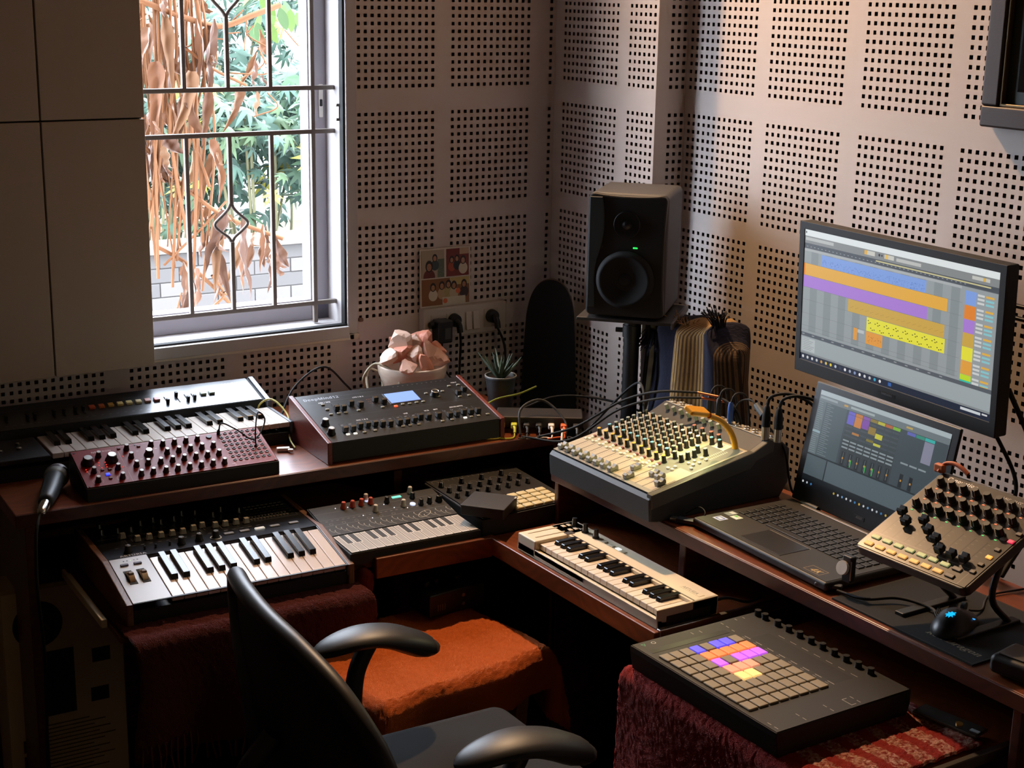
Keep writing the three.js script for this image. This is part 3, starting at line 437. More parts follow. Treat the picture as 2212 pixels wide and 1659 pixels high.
{ // pad sampler
  const t = thing('pad_sampler', 'black drum machine with cream square pads behind the small flat-key synthesizer', 'drum machine', [-0.41, 0.645, 0.845], 3);
  put(t, 'case', wedge(0.25, [[0, 0], [0.25, 0], [0.25, 0.06], [0.0, 0.04]], 0.003), BLACKM); const f = new Face(t, [0, 0.0415, 0], 4.5);
  plate(f, 'faceplate', 4, 4, 242, 240, '#14110e', (x) => { x.strokeStyle = '#8d887c'; x.lineWidth = 0.8; for (let i = 0; i < 8; i++) for (let j = 0; j < 3; j++) { x.beginPath(); x.arc(16 + i * 28, 20 + j * 34, 8, 2.4, 7); x.stroke(); } }, { px: 2 });
  const pd = rbox(0.0235, 0.007, 0.018, 0.003), pm = M('#cdbb8a', 0.6); for (let i = 0; i < 5; i++) for (let j = 0; j < 4; j++) f.put('pad', pd, pm, 108 + i * 26.5, 16 + j * 20.5, 3);
  for (let i = 0; i < 8; i++) for (let j = 0; j < 3; j++) if ((i + j) % 2 === 0 || j < 2) { const k = knob(f, 18 + i * 28, 128 + j * 34, 6, 14, KNOBK); f.sub(k, 'pointer', box(0.0012, 0.011, 0.0012), CAPW, 9).position.z = 0.0052; }
  const b = thing('external_drive', 'flat matte black box lying tilted on the left half of the drum machine', 'drive', [-0.375, 0.704, 0.815], 40); put(b, 'body', rbox(0.098, 0.022, 0.1, 0.003), M('#171310', 0.6), 0, 0, 0); put(b, 'body_lip', rbox(0.1, 0.004, 0.102, 0.002), M('#1d1814', 0.6), 0, 0.011, 0); put(b, 'badge', box(0.012, 0.0005, 0.004), M('#b9b4a8', 0.4), 0.035, 0.0135, 0.05);
}
{ // microphone
  const t = thing('handheld_microphone', 'handheld black microphone with silver grille leaning on the front desk edge by the red synthesizer', 'microphone', [-1.223, 0.797, 0.45]);
  const d = V(-0.42, -0.06, 0.9).normalize(), q = new THREE.Quaternion().setFromUnitVectors(V(0, -1, 0), d); t.quaternion.copy(q);
  put(t, 'grille', lathe([[0, 0.052], [0.013, 0.05], [0.022, 0.04], [0.0255, 0.026], [0.0258, 0.014], [0.024, 0.004], [0.02, 0]], 28), new THREE.MeshPhysicalMaterial({ color: '#8d8d88', metalness: 0.85, roughness: 0.4, bumpMap: terryBump, bumpScale: 0.002 }));
  put(t, 'collar', cyl(0.0262, 0.0262, 0.007, 28), M('#55555a', 0.35, { metalness: 0.8 }), 0, 0.02, 0);
  put(t, 'handle', lathe([[0.021, 0.002], [0.0225, -0.006], [0.021, -0.03], [0.0155, -0.11], [0.0145, -0.125], [0, -0.125]], 28), M('#20262a', 0.5));
  put(t, 'connector', lathe([[0.011, -0.12], [0.011, -0.15], [0.0095, -0.17], [0.006, -0.178], [0, -0.178]], 20), M('#c9c9c4', 0.22, { metalness: 1 }));
  cable('microphone_cable', 'black cable hanging from the handheld microphone down the desk side', [[-1.298, 0.787, 0.606], [-1.315, 0.765, 0.635], [-1.325, 0.66, 0.65], [-1.322, 0.5, 0.66], [-1.33, 0.2, 0.66], [-1.32, 0.02, 0.68]], 0.0035, RUBBER);
}
// ---------- right wing: mixer, laptop, controllers ----------
{ // mixing console
  const t = thing('mixing_console', 'grey and cream mixing console with colour-capped knobs and faders left of the laptop', 'mixer', [-0.25, 0.77, 0.865], -90);
  const W = 0.365, prof = [[0.0, 0.004], [0.02, 0], [0.35, 0], [0.372, 0.03], [0.37, 0.105], [0.35, 0.122], [0.316, 0.13], [0.268, 0.108], [0.004, 0.058], [-0.003, 0.05]];
  put(t, 'case', wedge(W, prof, 0.004), M('#2b2a28', 0.55)); put(t, 'side_cheek', wedge(0.018, [[0.0, 0.03], [0.26, 0.075], [0.275, 0.09], [0.322, 0.105], [0.325, 0.129], [0.314, 0.132], [0.268, 0.112], [0.0, 0.0615]], 0.003), M('#4a483f', 0.4), W - 0.016, 0, 0);
  const f = new Face(t, [0, 0.0605, -0.001], 10.6);
  plate(f, 'faceplate', 6, 4, 344, 264, '#b0a48e', (x) => {
    const y = (v) => 268 - v; x.fillStyle = '#8d8a7e'; x.fillRect(0, y(16), 344, 12); x.fillStyle = '#6f6f68'; x.fillRect(254, y(262), 84, 140); x.fillRect(240, y(145), 60, 60); x.fillStyle = '#e2dac6'; x.fillRect(262, y(262), 40, 26);
    for (let i = 0; i < 10; i++) { const u = 19 + i * 26; x.strokeStyle = '#1d1b18'; x.lineWidth = 2.2; x.beginPath(); x.moveTo(u + 6, y(20)); x.lineTo(u + 6, y(82)); x.stroke(); x.lineWidth = 0.4; x.strokeStyle = '#8d8576'; x.beginPath(); x.moveTo(u - 10, y(20)); x.lineTo(u - 10, y(262)); x.stroke(); for (let j = 0; j < 12; j++) { x.fillStyle = '#5d574c'; x.fillRect(u + 12, y(24 + j * 5), 3, 0.5); } x.fillRect(u - 5, y(8), 11, 2.5); }
    for (const u of [278, 302, 334]) { x.fillStyle = '#1d1b18'; x.fillRect(u + 6, y(76), 2, 62); } for (let i = 0; i < 10; i++) { x.fillStyle = '#d4d0c0'; x.fillRect(300, y(236 - i * 5), 6, 1.6); x.fillRect(312, y(236 - i * 5), 6, 1.6); } for (const [a, b] of [[14, 70], [90, 160], [200, 240]]) { x.fillStyle = '#2d2c28'; x.fillRect(a, y(13), b - a, 3); }
  }, { rough: 0.45 });
  const K = M('#14130f', 0.45), caps = { y: M('#e2b04a', 0.5), b: M('#6fa9c4', 0.5), g: M('#8d948c', 0.5), w: M('#e8e4d8', 0.5), r: M('#b8705c', 0.5) };
  const kn = (u, v, c) => { const k = f.put('knob', once('mxk', () => lathe([[0, 0], [0.0062, 0], [0.0062, 0.002], [0.0052, 0.003], [0.0046, 0.0165], [0, 0.0165]], 16)), K, u, v, 1); f.sub(k, 'knob_cap', cyl(0.0042, 0.0044, 0.0012, 14), caps[c], 17); };
  for (let i = 0; i < 10; i++) { kn(26 + i * 25.8, 117, 'y'); if (i < 10) kn(28 + i * 25.8, 145, i < 9 ? 'b' : 'g'); for (const [v, c] of [[162, 'g'], [179, 'g'], [196, 'g'], [212, 'g'], [229, i > 3 ? 'w' : 'g'], [246, 'g']]) if (i < 9) kn(29 + i * 25.8, v, c); }
  for (const [u, v, c] of [[284, 143, 'g'], [285, 160, 'g'], [287, 176, 'g'], [275, 195, 'b'], [300, 196, 'g'], [264, 243, 'b'], [288, 245, 'b'], [183, 266, 'r'], [210, 266, 'r'], [240, 266, 'r'], [265, 266, 'r']]) kn(u, Math.min(v, 262), c);
  const cap = once('mxf', () => { const g = extrude([[-11, 0], [11, 0], [11, 8], [7, 11], [3, 7], [-3, 7], [-7, 11], [-11, 8]].map((p) => [p[0] / 1000, p[1] / 1000]), 0.011, 0.0008); g.translate(0, 0.0015, -0.0055); g.rotateY(Math.PI / 2); return g; }), FM = M('#8a8577', 0.5);
  for (const [u, v] of [[48, 22], [74, 22], [101, 23], [128, 23], [154, 22], [180, 22], [206, 22], [240, 58], [262, 22], [22, 22], [296, 64], [316, 62], [354, 44]].map(([u, v]) => [u - 2 > 340 ? 338 : u - 2, v])) f.put('fader', cap, FM, u, v, 1);
  const bt = rbox(0.0075, 0.005, 0.0055, 0.0015), bm = M('#e2dccb', 0.5), rd = M('#7d3a30', 0.5);
  for (let i = 0; i < 10; i++) { f.put('push_button', bt, bm, 26 + i * 25.8, 97, 3); f.put('push_button', bt, rd, 26 + i * 25.8, 104, 3); f.put('push_button', bt, bm, 20 + i * 25.8, 83, 3); f.put('push_button', bt, bm, 29 + i * 25.8, 87, 3); }
  for (const [u, v] of [[305, 145], [319, 146], [305, 161], [321, 161], [306, 179], [320, 180], [290, 102], [303, 103], [297, 116], [330, 132]]) f.put('push_button', bt, bm, u, v, 3);
  // jack field on the hump
  const j = new Face(t, [0, 0.1305, -0.316], -12); const jr = new THREE.TorusGeometry(0.0058, 0.0018, 8, 18).rotateX(Math.PI / 2), jh = cyl(0.0048, 0.0048, 0.001, 16);
  plate(new Face(t, [0, 0.13, -0.316], -12), 'jack_panel', 8, -2, 340, 50, '#b8ae98', (x) => { for (let i = 0; i < 12; i++) { x.fillStyle = '#3d3a34'; x.fillRect(10 + i * 28, 4, 10, 1.5); } }, { px: 2 });
  for (let i = 0; i < 12; i++) for (let k = 0; k < 2; k++) { if (i > 10 && k === 0) continue; const o = j.put('jack_socket', jr, STEEL, 24 + i * 28, 8 + k * 26, 2.5); f.sub(o, 'jack_hole', jh, RUBBER, 0); }
  const sl = new Face(t, [0, 0.112, -0.268], 25); for (let i = 0; i < 8; i++) sl.put('gain_knob', once('mxg', () => cyl(0.0045, 0.005, 0.012, 14)), M('#8f968a', 0.5), 40 + i * 26, 28, 6);
}
const plugJack = (t, x, y, z, m, ry = 0) => put(t, 'jack_plug', lathe([[0.003, -0.012], [0.003, 0], [0.0065, 0.002], [0.0065, 0.03], [0.0045, 0.044], [0, 0.044]], 16), m, x, y, z, 0, ry);
{ // usb lamp plugged into the mixer: a glowing strip under its flat head
  const t = thing('usb_lamp', 'yellow bendable lamp stick shining down on the mixing console', 'lamp', [0.008, 0.822, 1.183]);
  const Y = M('#e0a01e', 0.45); put(t, 'neck', tube([[0, 0.0, 0], [0, 0.03, 0], [-0.001, 0.06, 0], [-0.012, 0.092, -0.003], [-0.036, 0.12, -0.008], [-0.066, 0.135, -0.012]], 0.0066, 40, 12), Y); put(t, 'socket', lathe([[0, 0], [0.0105, 0], [0.0105, 0.014], [0.007, 0.03], [0, 0.03]], 20), Y);
  const h = put(t, 'head', at(rbox(0.072, 0.012, 0.029, 0.0058, 3), 0, 0, 0), Y, -0.094, 0.147, -0.018, 0.45, 0.15, -0.36);
  put(h, 'slot', rbox(0.046, 0.001, 0.008, 0.0004), M('#b27d14', 0.5), 0, 0.0054, 0); put(h, 'glowing_strip', box(0.045, 0.001, 0.01), M('#fff3c8', 0.4, { glow: 2 }), 0, -0.0058, 0);
  const l = new THREE.RectAreaLight('#f4f0a8', 360, 0.045, 0.01); l.name = 'lamp_light'; l.position.set(0, -0.0068, 0); l.rotation.x = -Math.PI / 2; h.add(l);
}
{ // plugs and cables on the mixer
  for (const [z, x, lab] of [[1.214, 0.062, 'left'], [1.241, 0.072, 'right']]) {
    const t = thing('balanced_cable', lab === 'left' ? 'black microphone cable plug standing on the mixer, left one of the pair' : 'black microphone cable plug standing on the mixer, right one of the pair nearest the laptop', 'cable', [x, 0.902, z]);
    put(t, 'plug_shell', cyl(0.0088, 0.0088, 0.03, 20), M('#b9b3a4', 0.3, { metalness: 0.9 }), 0, 0.013, 0); put(t, 'plug_boot', lathe([[0.0092, 0.026], [0.0092, 0.05], [0.006, 0.068], [0.003, 0.074], [0, 0.074]], 18), RUBBER);
    put(t, 'lead', tube([[0, 0.07, 0], [0.004, 0.09, 0.004], [0.03, 0.1, 0.03], [0.08, 0.07, 0.06], [0.1, -0.04, 0.08], [0.1, -0.11, 0.1], [0.06, -0.127, 0.14]], 0.0036, 50, 8), RUBBER);
  }
  const cop = M('#b8694a', 0.3, { metalness: 0.9 });
  [[[-0.02, 0.89, 0.9], [0.02, 0.93, 0.84], [0.07, 0.9, 0.73], [-0.02, 0.772, 0.66]], [[0.05, 0.953, 1.0], [-0.0, 0.945, 0.93], [-0.02, 0.9, 0.82], [-0.08, 0.82, 0.72], [-0.12, 0.774, 0.62]], [[0.052, 0.943, 1.012], [0.0, 0.932, 0.94], [-0.03, 0.88, 0.82], [-0.1, 0.79, 0.72], [-0.15, 0.774, 0.6]]].forEach((p, i) => {
    const t = thing('audio_cable', ['black cable arching from the back of the mixer to the corner', 'upper black cable with a copper plug lying over the mixer knobs', 'lower black cable with a copper plug lying over the mixer knobs'][i], 'cable');
    put(t, 'lead', tube(p, 0.0028, 60, 8), RUBBER); if (i) { const a = V(...p[0]), b = V(0.062 + 0.01 * i, a.y - 0.002, a.z + 0.045), g = tube([p[0], b.toArray()], 0.0028, 2, 10); put(t, 'plug', g, cop); put(t, 'plug_boot', tube([b.toArray(), [0.08, 0.94, b.z + 0.03], [0.085, 0.91, b.z + 0.05], [0.086, 0.902, b.z + 0.05]], 0.0032, 16, 8), RUBBER); }
  });
  for (const [z, c, l] of [[1.09, '#2c55a0', 'blue jack plug standing in the mixer behind the yellow lamp'], [1.05, '#121212', 'black jack plug standing in the mixer jack field, nearer the blue plug'], [1.02, '#121212', 'black jack plug standing in the mixer jack field, farther from the blue plug']]) { const t = thing('audio_plug', l, 'plug', [0.07, 0.905, z]); plugJack(t, 0, 0, 0, M(c, 0.5)); put(t, 'lead', tube([[0, 0.04, 0], [0.01, 0.06, 0], [0.05, 0.05, -0.01], [0.08, -0.06, -0.02], [0.085, -0.13, -0.02]], 0.0026, 30, 6), RUBBER); }
  const d = thing('adapter_cable', 'grey barrel connector on a thin lead above the mixer beside the yellow lamp', 'cable'); put(d, 'barrel', tube([[0.09, 0.955, 1.15], [0.085, 0.94, 1.18]], 0.008, 2, 14), M('#3c4548', 0.5)); put(d, 'lead', tube([[0.075, 0.905, 1.09], [0.085, 0.95, 1.1], [0.09, 0.962, 1.13], [0.09, 0.955, 1.15]], 0.002, 30, 6), RUBBER); put(d, 'lead', tube([[0.085, 0.94, 1.18], [0.08, 0.925, 1.2], [0.1, 0.88, 1.232], [0.12, 0.78, 1.25], [0.135, 0.773, 1.27]], 0.0026, 30, 6), RUBBER);
}
// screens
const rect = (x, c, a, b, w, h) => { x.fillStyle = c; x.fillRect(a, b, w, h); };
function screenMat(w, h, draw, k) { const t = canvasTexture(w, h, draw); return new THREE.MeshPhysicalMaterial({ color: '#050505', roughness: 0.35, emissive: '#ffffff', emissiveMap: t, emissiveIntensity: k }); }
{ // monitor
  const t = thing('computer_monitor', 'large black-framed monitor showing a coloured track timeline in front of the right wall', 'monitor', [0.188, 1.181, 1.422], -93.5);
  const W = 0.582, H = 0.3286; t.rotation.z = 0; t.rotation.order = 'YXZ'; t.rotation.x = 0.034;
  put(t, 'housing', rbox(W, H, 0.03, 0.004), M('#0a0a0a', 0.6), 0, 0, -0.017); put(t, 'bezel', extrude((() => { const s = shape([[-W / 2, -H / 2], [W / 2, -H / 2], [W / 2, H / 2], [-W / 2, H / 2]]), b = 0.016; s.holes.push(new THREE.Path([[-W / 2 + b, -H / 2 + b + 0.012], [-W / 2 + b, H / 2 - b], [W / 2 - b, H / 2 - b], [W / 2 - b, -H / 2 + b + 0.012]].map((p) => new THREE.Vector2(...p)))); return s; })(), 0.004, 0.001), M('#070707', 0.6), 0, 0, -0.004);
  const sw = W - 0.032, sh = H - 0.044;
  const sm = screenMat(1600, 840, (x, w, h) => {
    rect(x, '#9fa6a8', 0, 0, w, h); rect(x, '#eef4f4', 0, 0, w, 40); x.fillStyle = '#333'; x.fillRect(6, 12, 10, 12);
    rect(x, '#8d9090', 0, 40, w, 46); rect(x, '#c3c5c3', 6, 48, 260, 20); rect(x, '#d8d6cc', 540, 46, 90, 26); rect(x, '#f0b83c', 540, 46, 24, 26); rect(x, '#d8d6cc', 710, 46, 80, 26); rect(x, '#f0c860', 716, 46, 26, 26); rect(x, '#c9cac6', 810, 52, 200, 20); x.fillStyle = '#111'; x.beginPath(); x.arc(668, 58, 8, 0, 7); x.arc(690, 58, 6, 0, 7); x.fill(); rect(x, '#d0d0c8', 1400, 50, 130, 20); rect(x, '#e6b850', 1480, 50, 20, 20);
    rect(x, '#4c525a', 0, 86, w, 30); rect(x, '#d8cf98', 640, 92, 900, 8); for (let i = 0; i < 40; i++) rect(x, '#a8adb2', 20 + i * 34, 104, 12, 4); rect(x, '#5a6068', 0, 116, w, 4); rect(x, '#b5b9ba', 0, 120, 1330, 16);
    for (let i = 0; i < 20; i++) if (i % 2) rect(x, '#8f9799', i * 66, 136, 66, 510);
    rect(x, '#86a8ec', 160, 140, 900, 74); x.fillStyle = '#3d62b0'; for (let i = 0; i < 260; i++) x.fillRect(168 + rnd() * 880, 168 + rnd() * 40, 4, 2);
    rect(x, '#f2b43e', 0, 214, 1230, 76); rect(x, '#f08a28', 0, 214, 14, 76); rect(x, '#b482e0', 0, 292, 1080, 74); rect(x, '#d8ae48', 420, 368, 800, 78); x.strokeStyle = '#9a7a2a'; for (let i = 0; i < 18; i++) { x.beginPath(); x.moveTo(440 + i * 44, 420); x.lineTo(470 + i * 44, 408); x.stroke(); }
    rect(x, '#f4ec3a', 590, 448, 640, 86); x.fillStyle = '#28240a'; for (let i = 0; i < 8; i++) { for (const [a, b] of [[6, 14], [12, 30], [24, 24], [30, 56], [44, 66], [60, 62], [66, 24]]) x.fillRect(594 + i * 78 + a, 452 + b, 9, 5); }
    rect(x, '#f0a238', 480, 536, 32, 76); rect(x, '#c6cccc', 516, 540, 56, 20); rect(x, '#f0a23c', 590, 536, 142, 78); x.fillStyle = '#a05a20'; for (let i = 0; i < 24; i++) x.fillRect(600 + rnd() * 120, 560 + rnd() * 40, 7, 2); x.strokeStyle = '#6a7072'; for (const v of [214, 290, 366, 446, 534, 614, 640]) { x.beginPath(); x.moveTo(0, v); x.lineTo(1340, v); x.stroke(); }
    const tc = ['#86a8ec', '#f08a28', '#b482e0', '#d8ae48', '#f4ec3a', '#f0a840', '#c8e828', '#38c8b0']; tc.forEach((c, i) => { const y = [140, 222, 302, 378, 458, 538, 618, 650][i], hh = i < 6 ? 78 : 32; rect(x, c, 1360, y, 82, hh); for (let k = 0; k < 3; k++) { rect(x, '#dcdedc', 1450, y + 6 + k * 22, 50, 12); rect(x, k ? '#8fd0d8' : '#eeb84a', 1510, y + 6 + k * 22, 60, 12); } });
    rect(x, '#5a6068', 0, 660, w, 24); for (let i = 0; i < 14; i++) rect(x, '#a4a9ac', 10 + i * 92, 668, 22, 6); rect(x, '#a7b0b3', 0, 684, w, 116); rect(x, '#c2c9ca', 14, 694, 120, 84); for (let i = 0; i < 7; i++) rect(x, '#8b9294', 20, 700 + i * 11, 60 + (i * 37) % 50, 3); rect(x, '#8d9394', 0, 786, w, 12);
    rect(x, '#232a3e', 0, 798, w, 42); const ic = ['#f0f0f0', '#dddddd', '#e6e6e6', '#d0d0d0', '#d8a03c', '#e8c860', '#f0d83a', '#c8d0e0', '#38405a', '#ffffff', '#b0b8c8', '#90a0c8', '#f4f4f4', '#e0e0e0', '#d0d0d0', '#38b0d0', '#f0f0f0']; ic.forEach((c, i) => { x.fillStyle = c; x.beginPath(); x.arc(26 + i * 44, 818, 10, 0, 7); x.fill(); }); rect(x, '#3a6ab8', 800, 806, 26, 22); rect(x, '#d8dde0', 1380, 806, 150, 16); rect(x, '#dddddd', 1540, 806, 40, 10);
  }, 0.78);
  put(t, 'screen', box(sw, sh, 0.002), sm, 0, 0.006, -0.002);
  const l = new THREE.RectAreaLight('#e4eef4', 0.35, sw, sh); l.name = 'screen_light'; l.position.set(0, 0.006, 0.004); l.rotation.y = Math.PI; t.add(l);
  put(t, 'brand_mark', box(0.05, 0.0075, 0.0006), new THREE.MeshPhysicalMaterial({ map: canvasTexture(256, 40, (x, w, h) => { rect(x, '#0a0a0b', 0, 0, w, h); text(x, 'SAMSUNG', 128, 32, 34, '#6d6d70', 'sans-serif', 'bold ', 'center'); }), roughness: 0.4 }), 0, -H / 2 + 0.014, 0.0012);
  const a = thing('articulated_mount', 'black articulated monitor arm reaching in from the right edge behind the monitor', 'mount', [0.25, 0, 1.7]);
  for (const y of [1.255, 1.232]) put(a, 'tie_bar', rbox(0.012, 0.007, 0.28, 0.002), BLACK, 0.0, y, -0.06); put(a, 'bracket', rbox(0.03, 0.085, 0.03, 0.004), BLACK, 0.0, 1.24, 0.02); put(a, 'vesa_plate', rbox(0.012, 0.1, 0.1, 0.003), BLACK, -0.022, 1.2, -0.27); put(a, 'wall_link', rbox(0.15, 0.03, 0.03, 0.004), BLACK, 0.085, 1.24, 0.02); put(a, 'wall_plate', rbox(0.012, 0.12, 0.09, 0.003), BLACK, 0.161, 1.24, 0.02);
}
cable('monitor_cable', 'black cable dropping from the lower right of the monitor behind the laptop', [[0.22, 1.06, 1.62], [0.26, 0.98, 1.66], [0.27, 0.9, 1.7], [0.2, 0.82, 1.72], [0.14, 0.775, 1.73]], 0.004, RUBBER);
cable('monitor_cable', 'thicker second black cable dropping at the far right below the monitor', [[0.23, 1.1, 1.69], [0.27, 0.98, 1.73], [0.25, 0.88, 1.77], [0.14, 0.775, 1.79]], 0.005, RUBBER);
{ // laptop
  const t = thing('laptop', 'open black laptop showing a mixer session, beside the mixing console', 'laptop', [-0.185, 0.772, 1.283], -92);
  const W = 0.397, Dp = 0.262, dm = M('#1c1815', 0.5); const base = put(t, 'base', rbox(W, 0.017, Dp, 0.006, 3), dm, W / 2, 0.0105, -Dp / 2); put(t, 'foot_strip', box(W - 0.06, 0.004, 0.01), RUBBER, W / 2, 0.0005, -0.03);
  const f = new Face(t, [0, 0.019, 0], 0);
  plate(f, 'palm_rest', 6, 5, W * 1000 - 12, 246, '#211c18', (x, w) => { x.strokeStyle = '#b9a98a'; x.lineWidth = 0.8; x.strokeRect(128, 160, 118, 74); text(x, '4K', w - 62, 232, 20, '#b89a5c', 'sans-serif', 'bold italic '); x.strokeStyle = '#a88c54'; x.lineWidth = 1; x.strokeRect(w - 72, 212, 42, 24); }, { rough: 0.5 }, 0.6);
  plate(f, 'sticker', 34, 68, 22, 18, '#cfd8c0', (x) => { rect(x, '#5cc060', 2, 2, 8, 6); rect(x, '#e8ecec', 2, 10, 18, 6); }, {}, 0.9); plate(f, 'sticker', 22, 34, 24, 22, '#c8d2ee', (x) => { rect(x, '#5a78c0', 3, 4, 18, 14); rect(x, '#dfe6f8', 6, 7, 12, 8); }, {}, 0.9); plate(f, 'sticker', 12, 70, 18, 24, '#8d9aa0', (x) => { rect(x, '#cdd4d8', 2, 2, 14, 10); }, {}, 0.9);
  f.put('touchpad', rbox(0.118, 0.001, 0.074, 0.0004), M('#1a1613', 0.35), 193, 52, 1); const kg = rbox(0.0165, 0.0024, 0.0155, 0.001), km = M('#0d0b0a', 0.5);
  for (let r = 0; r < 6; r++) for (let i = 0; i < 18; i++) { if (r === 0 && i > 3 && i < 9) continue; f.put('key', kg, km, 32 + i * 19.6, 108 + r * 19, 1.6); } f.put('space_bar', rbox(0.095, 0.0024, 0.0155, 0.001), km, 156, 108, 1.6); f.put('hinge_strip', rbox(0.3, 0.003, 0.008, 0.001), M('#8f8a84', 0.4, { metalness: 0.6 }), 198, 246, 1);
  const lid = new THREE.Group(); lid.name = 'lid'; t.add(lid); lid.position.set(0, 0.02, -Dp + 0.004); lid.rotation.x = -0.2; lid.rotation.y = 0;
  const H = 0.252; put(lid, 'lid_shell', rbox(W, H, 0.007, 0.003), M('#0e0d0d', 0.4), W / 2, H / 2, -0.004);
  const sw = W - 0.038, sh = 0.2, sm = screenMat(1280, 720, (x, w, h) => {
    rect(x, '#47545a', 0, 0, w, h); rect(x, '#c4d2d6', 0, 0, w, 34); rect(x, '#7d898d', 0, 34, w, 44); rect(x, '#e0b050', 260, 48, 40, 14); rect(x, '#b9c4c6', 330, 46, 240, 16); rect(x, '#d8b860', 880, 48, 60, 14); rect(x, '#a9b6ba', 10, 44, 180, 16);
    rect(x, '#56666c', 0, 78, 300, 400); rect(x, '#6c7b80', 0, 78, 80, 400); for (let i = 0; i < 26; i++) { rect(x, '#97a5a8', 8, 86 + i * 15, 40 + (i * 29) % 26, 4); rect(x, '#8a989c', 92, 86 + i * 15, 40 + (i * 31) % 60, 4); } rect(x, '#a9c4cc', 0, 300, 80, 16);
    const cs = ['#7a70e0', '#e08a3a', '#9a62c0', '#a08a3a', '#d8d03a', '#d07038', '#8fd030']; for (let i = 0; i < 7; i++) { const a = 320 + i * 74; rect(x, '#3c4448', a, 80, 70, 400); for (let k = 0; k < 12; k++) rect(x, k % 2 ? '#424c50' : '#4e595e', a + 2, 82 + k * 17, 66, 15); rect(x, cs[i], a, 82, 70, 22); }
    rect(x, '#7a70e0', 320, 106, 70, 70); rect(x, '#e8923e', 394, 106, 70, 74); rect(x, '#9456c0', 468, 106, 70, 66); rect(x, '#a88a34', 542, 140, 70, 52); rect(x, '#e8e23c', 616, 172, 70, 36); rect(x, '#d08a3a', 394, 222, 70, 16); rect(x, '#94862e', 542, 230, 70, 18); rect(x, '#e4e04a', 616, 242, 70, 18); rect(x, '#6f74d0', 900, 82, 80, 22); rect(x, '#38a088', 984, 82, 80, 22); rect(x, '#3cc8c0', 1068, 82, 90, 22); rect(x, '#9a9ab0', 1070, 108, 88, 150);
    for (let r = 0; r < 3; r++) for (let i = 0; i < 7; i++) rect(x, '#9fadb0', 322 + i * 74, 290 + r * 26, 62, 12); for (let i = 0; i < 7; i++) { const a = 340 + i * 74; rect(x, '#1c2428', a, 380, 34, 96); rect(x, '#6f7c80', a + 14, 384, 6, 80); rect(x, '#e0a040', a + 10, 420, 14, 14); if ([1, 3, 4].includes(i)) rect(x, '#40e060', a + 24, 420, 8, 54); } for (const a of [920, 1010]) { rect(x, '#1c2428', a, 380, 34, 96); rect(x, '#e0a040', a + 10, 420, 14, 14); } for (let i = 0; i < 3; i++) rect(x, '#9fadb0', 900 + i * 84, 300, 70, 12);
    rect(x, '#1f282c', 0, 478, w, 10); rect(x, '#5b6a70', 0, 490, 210, 150); rect(x, '#1f282c', 210, 490, 10, 150); rect(x, '#5f6f75', 222, 490, w - 222, 150); rect(x, '#1c2226', 0, 640, w, 36); rect(x, '#0c1014', 0, 676, w, 44); for (let i = 0; i < 16; i++) { x.fillStyle = ['#ffffff', '#d0d8e0', '#4a90d0', '#e8c040', '#f0f0f0', '#80b0e0'][i % 6]; x.beginPath(); x.arc(20 + (i > 2 ? 200 : 0) + i * 44, 698, 9, 0, 7); x.fill(); }
  }, 0.6);
  put(lid, 'screen', box(sw, sh, 0.001), sm, W / 2, 0.037 + sh / 2, 0.0); put(lid, 'brand_mark', box(0.03, 0.008, 0.0006), new THREE.MeshPhysicalMaterial({ map: canvasTexture(160, 44, (x, w, h) => { rect(x, '#0e0d0d', 0, 0, w, h); text(x, 'ASUS', 80, 34, 38, '#6a6560', 'sans-serif', 'bold italic ', 'center'); }), roughness: 0.4 }), W / 2 + 0.0, 0.017, 0.0);
  for (const u of [0.06, W - 0.06]) put(t, 'hinge', at(cyl(0.007, 0.007, 0.05, 14), 0, 0, 0, 0, 0, Math.PI / 2), BLACK, u, 0.018, -Dp + 0.004);
  const l = new THREE.RectAreaLight('#cfe0e8', 0.25, sw, sh); l.name = 'screen_light'; l.position.set(W / 2, 0.037 + sh / 2, 0.004); l.rotation.y = Math.PI; lid.add(l);
}
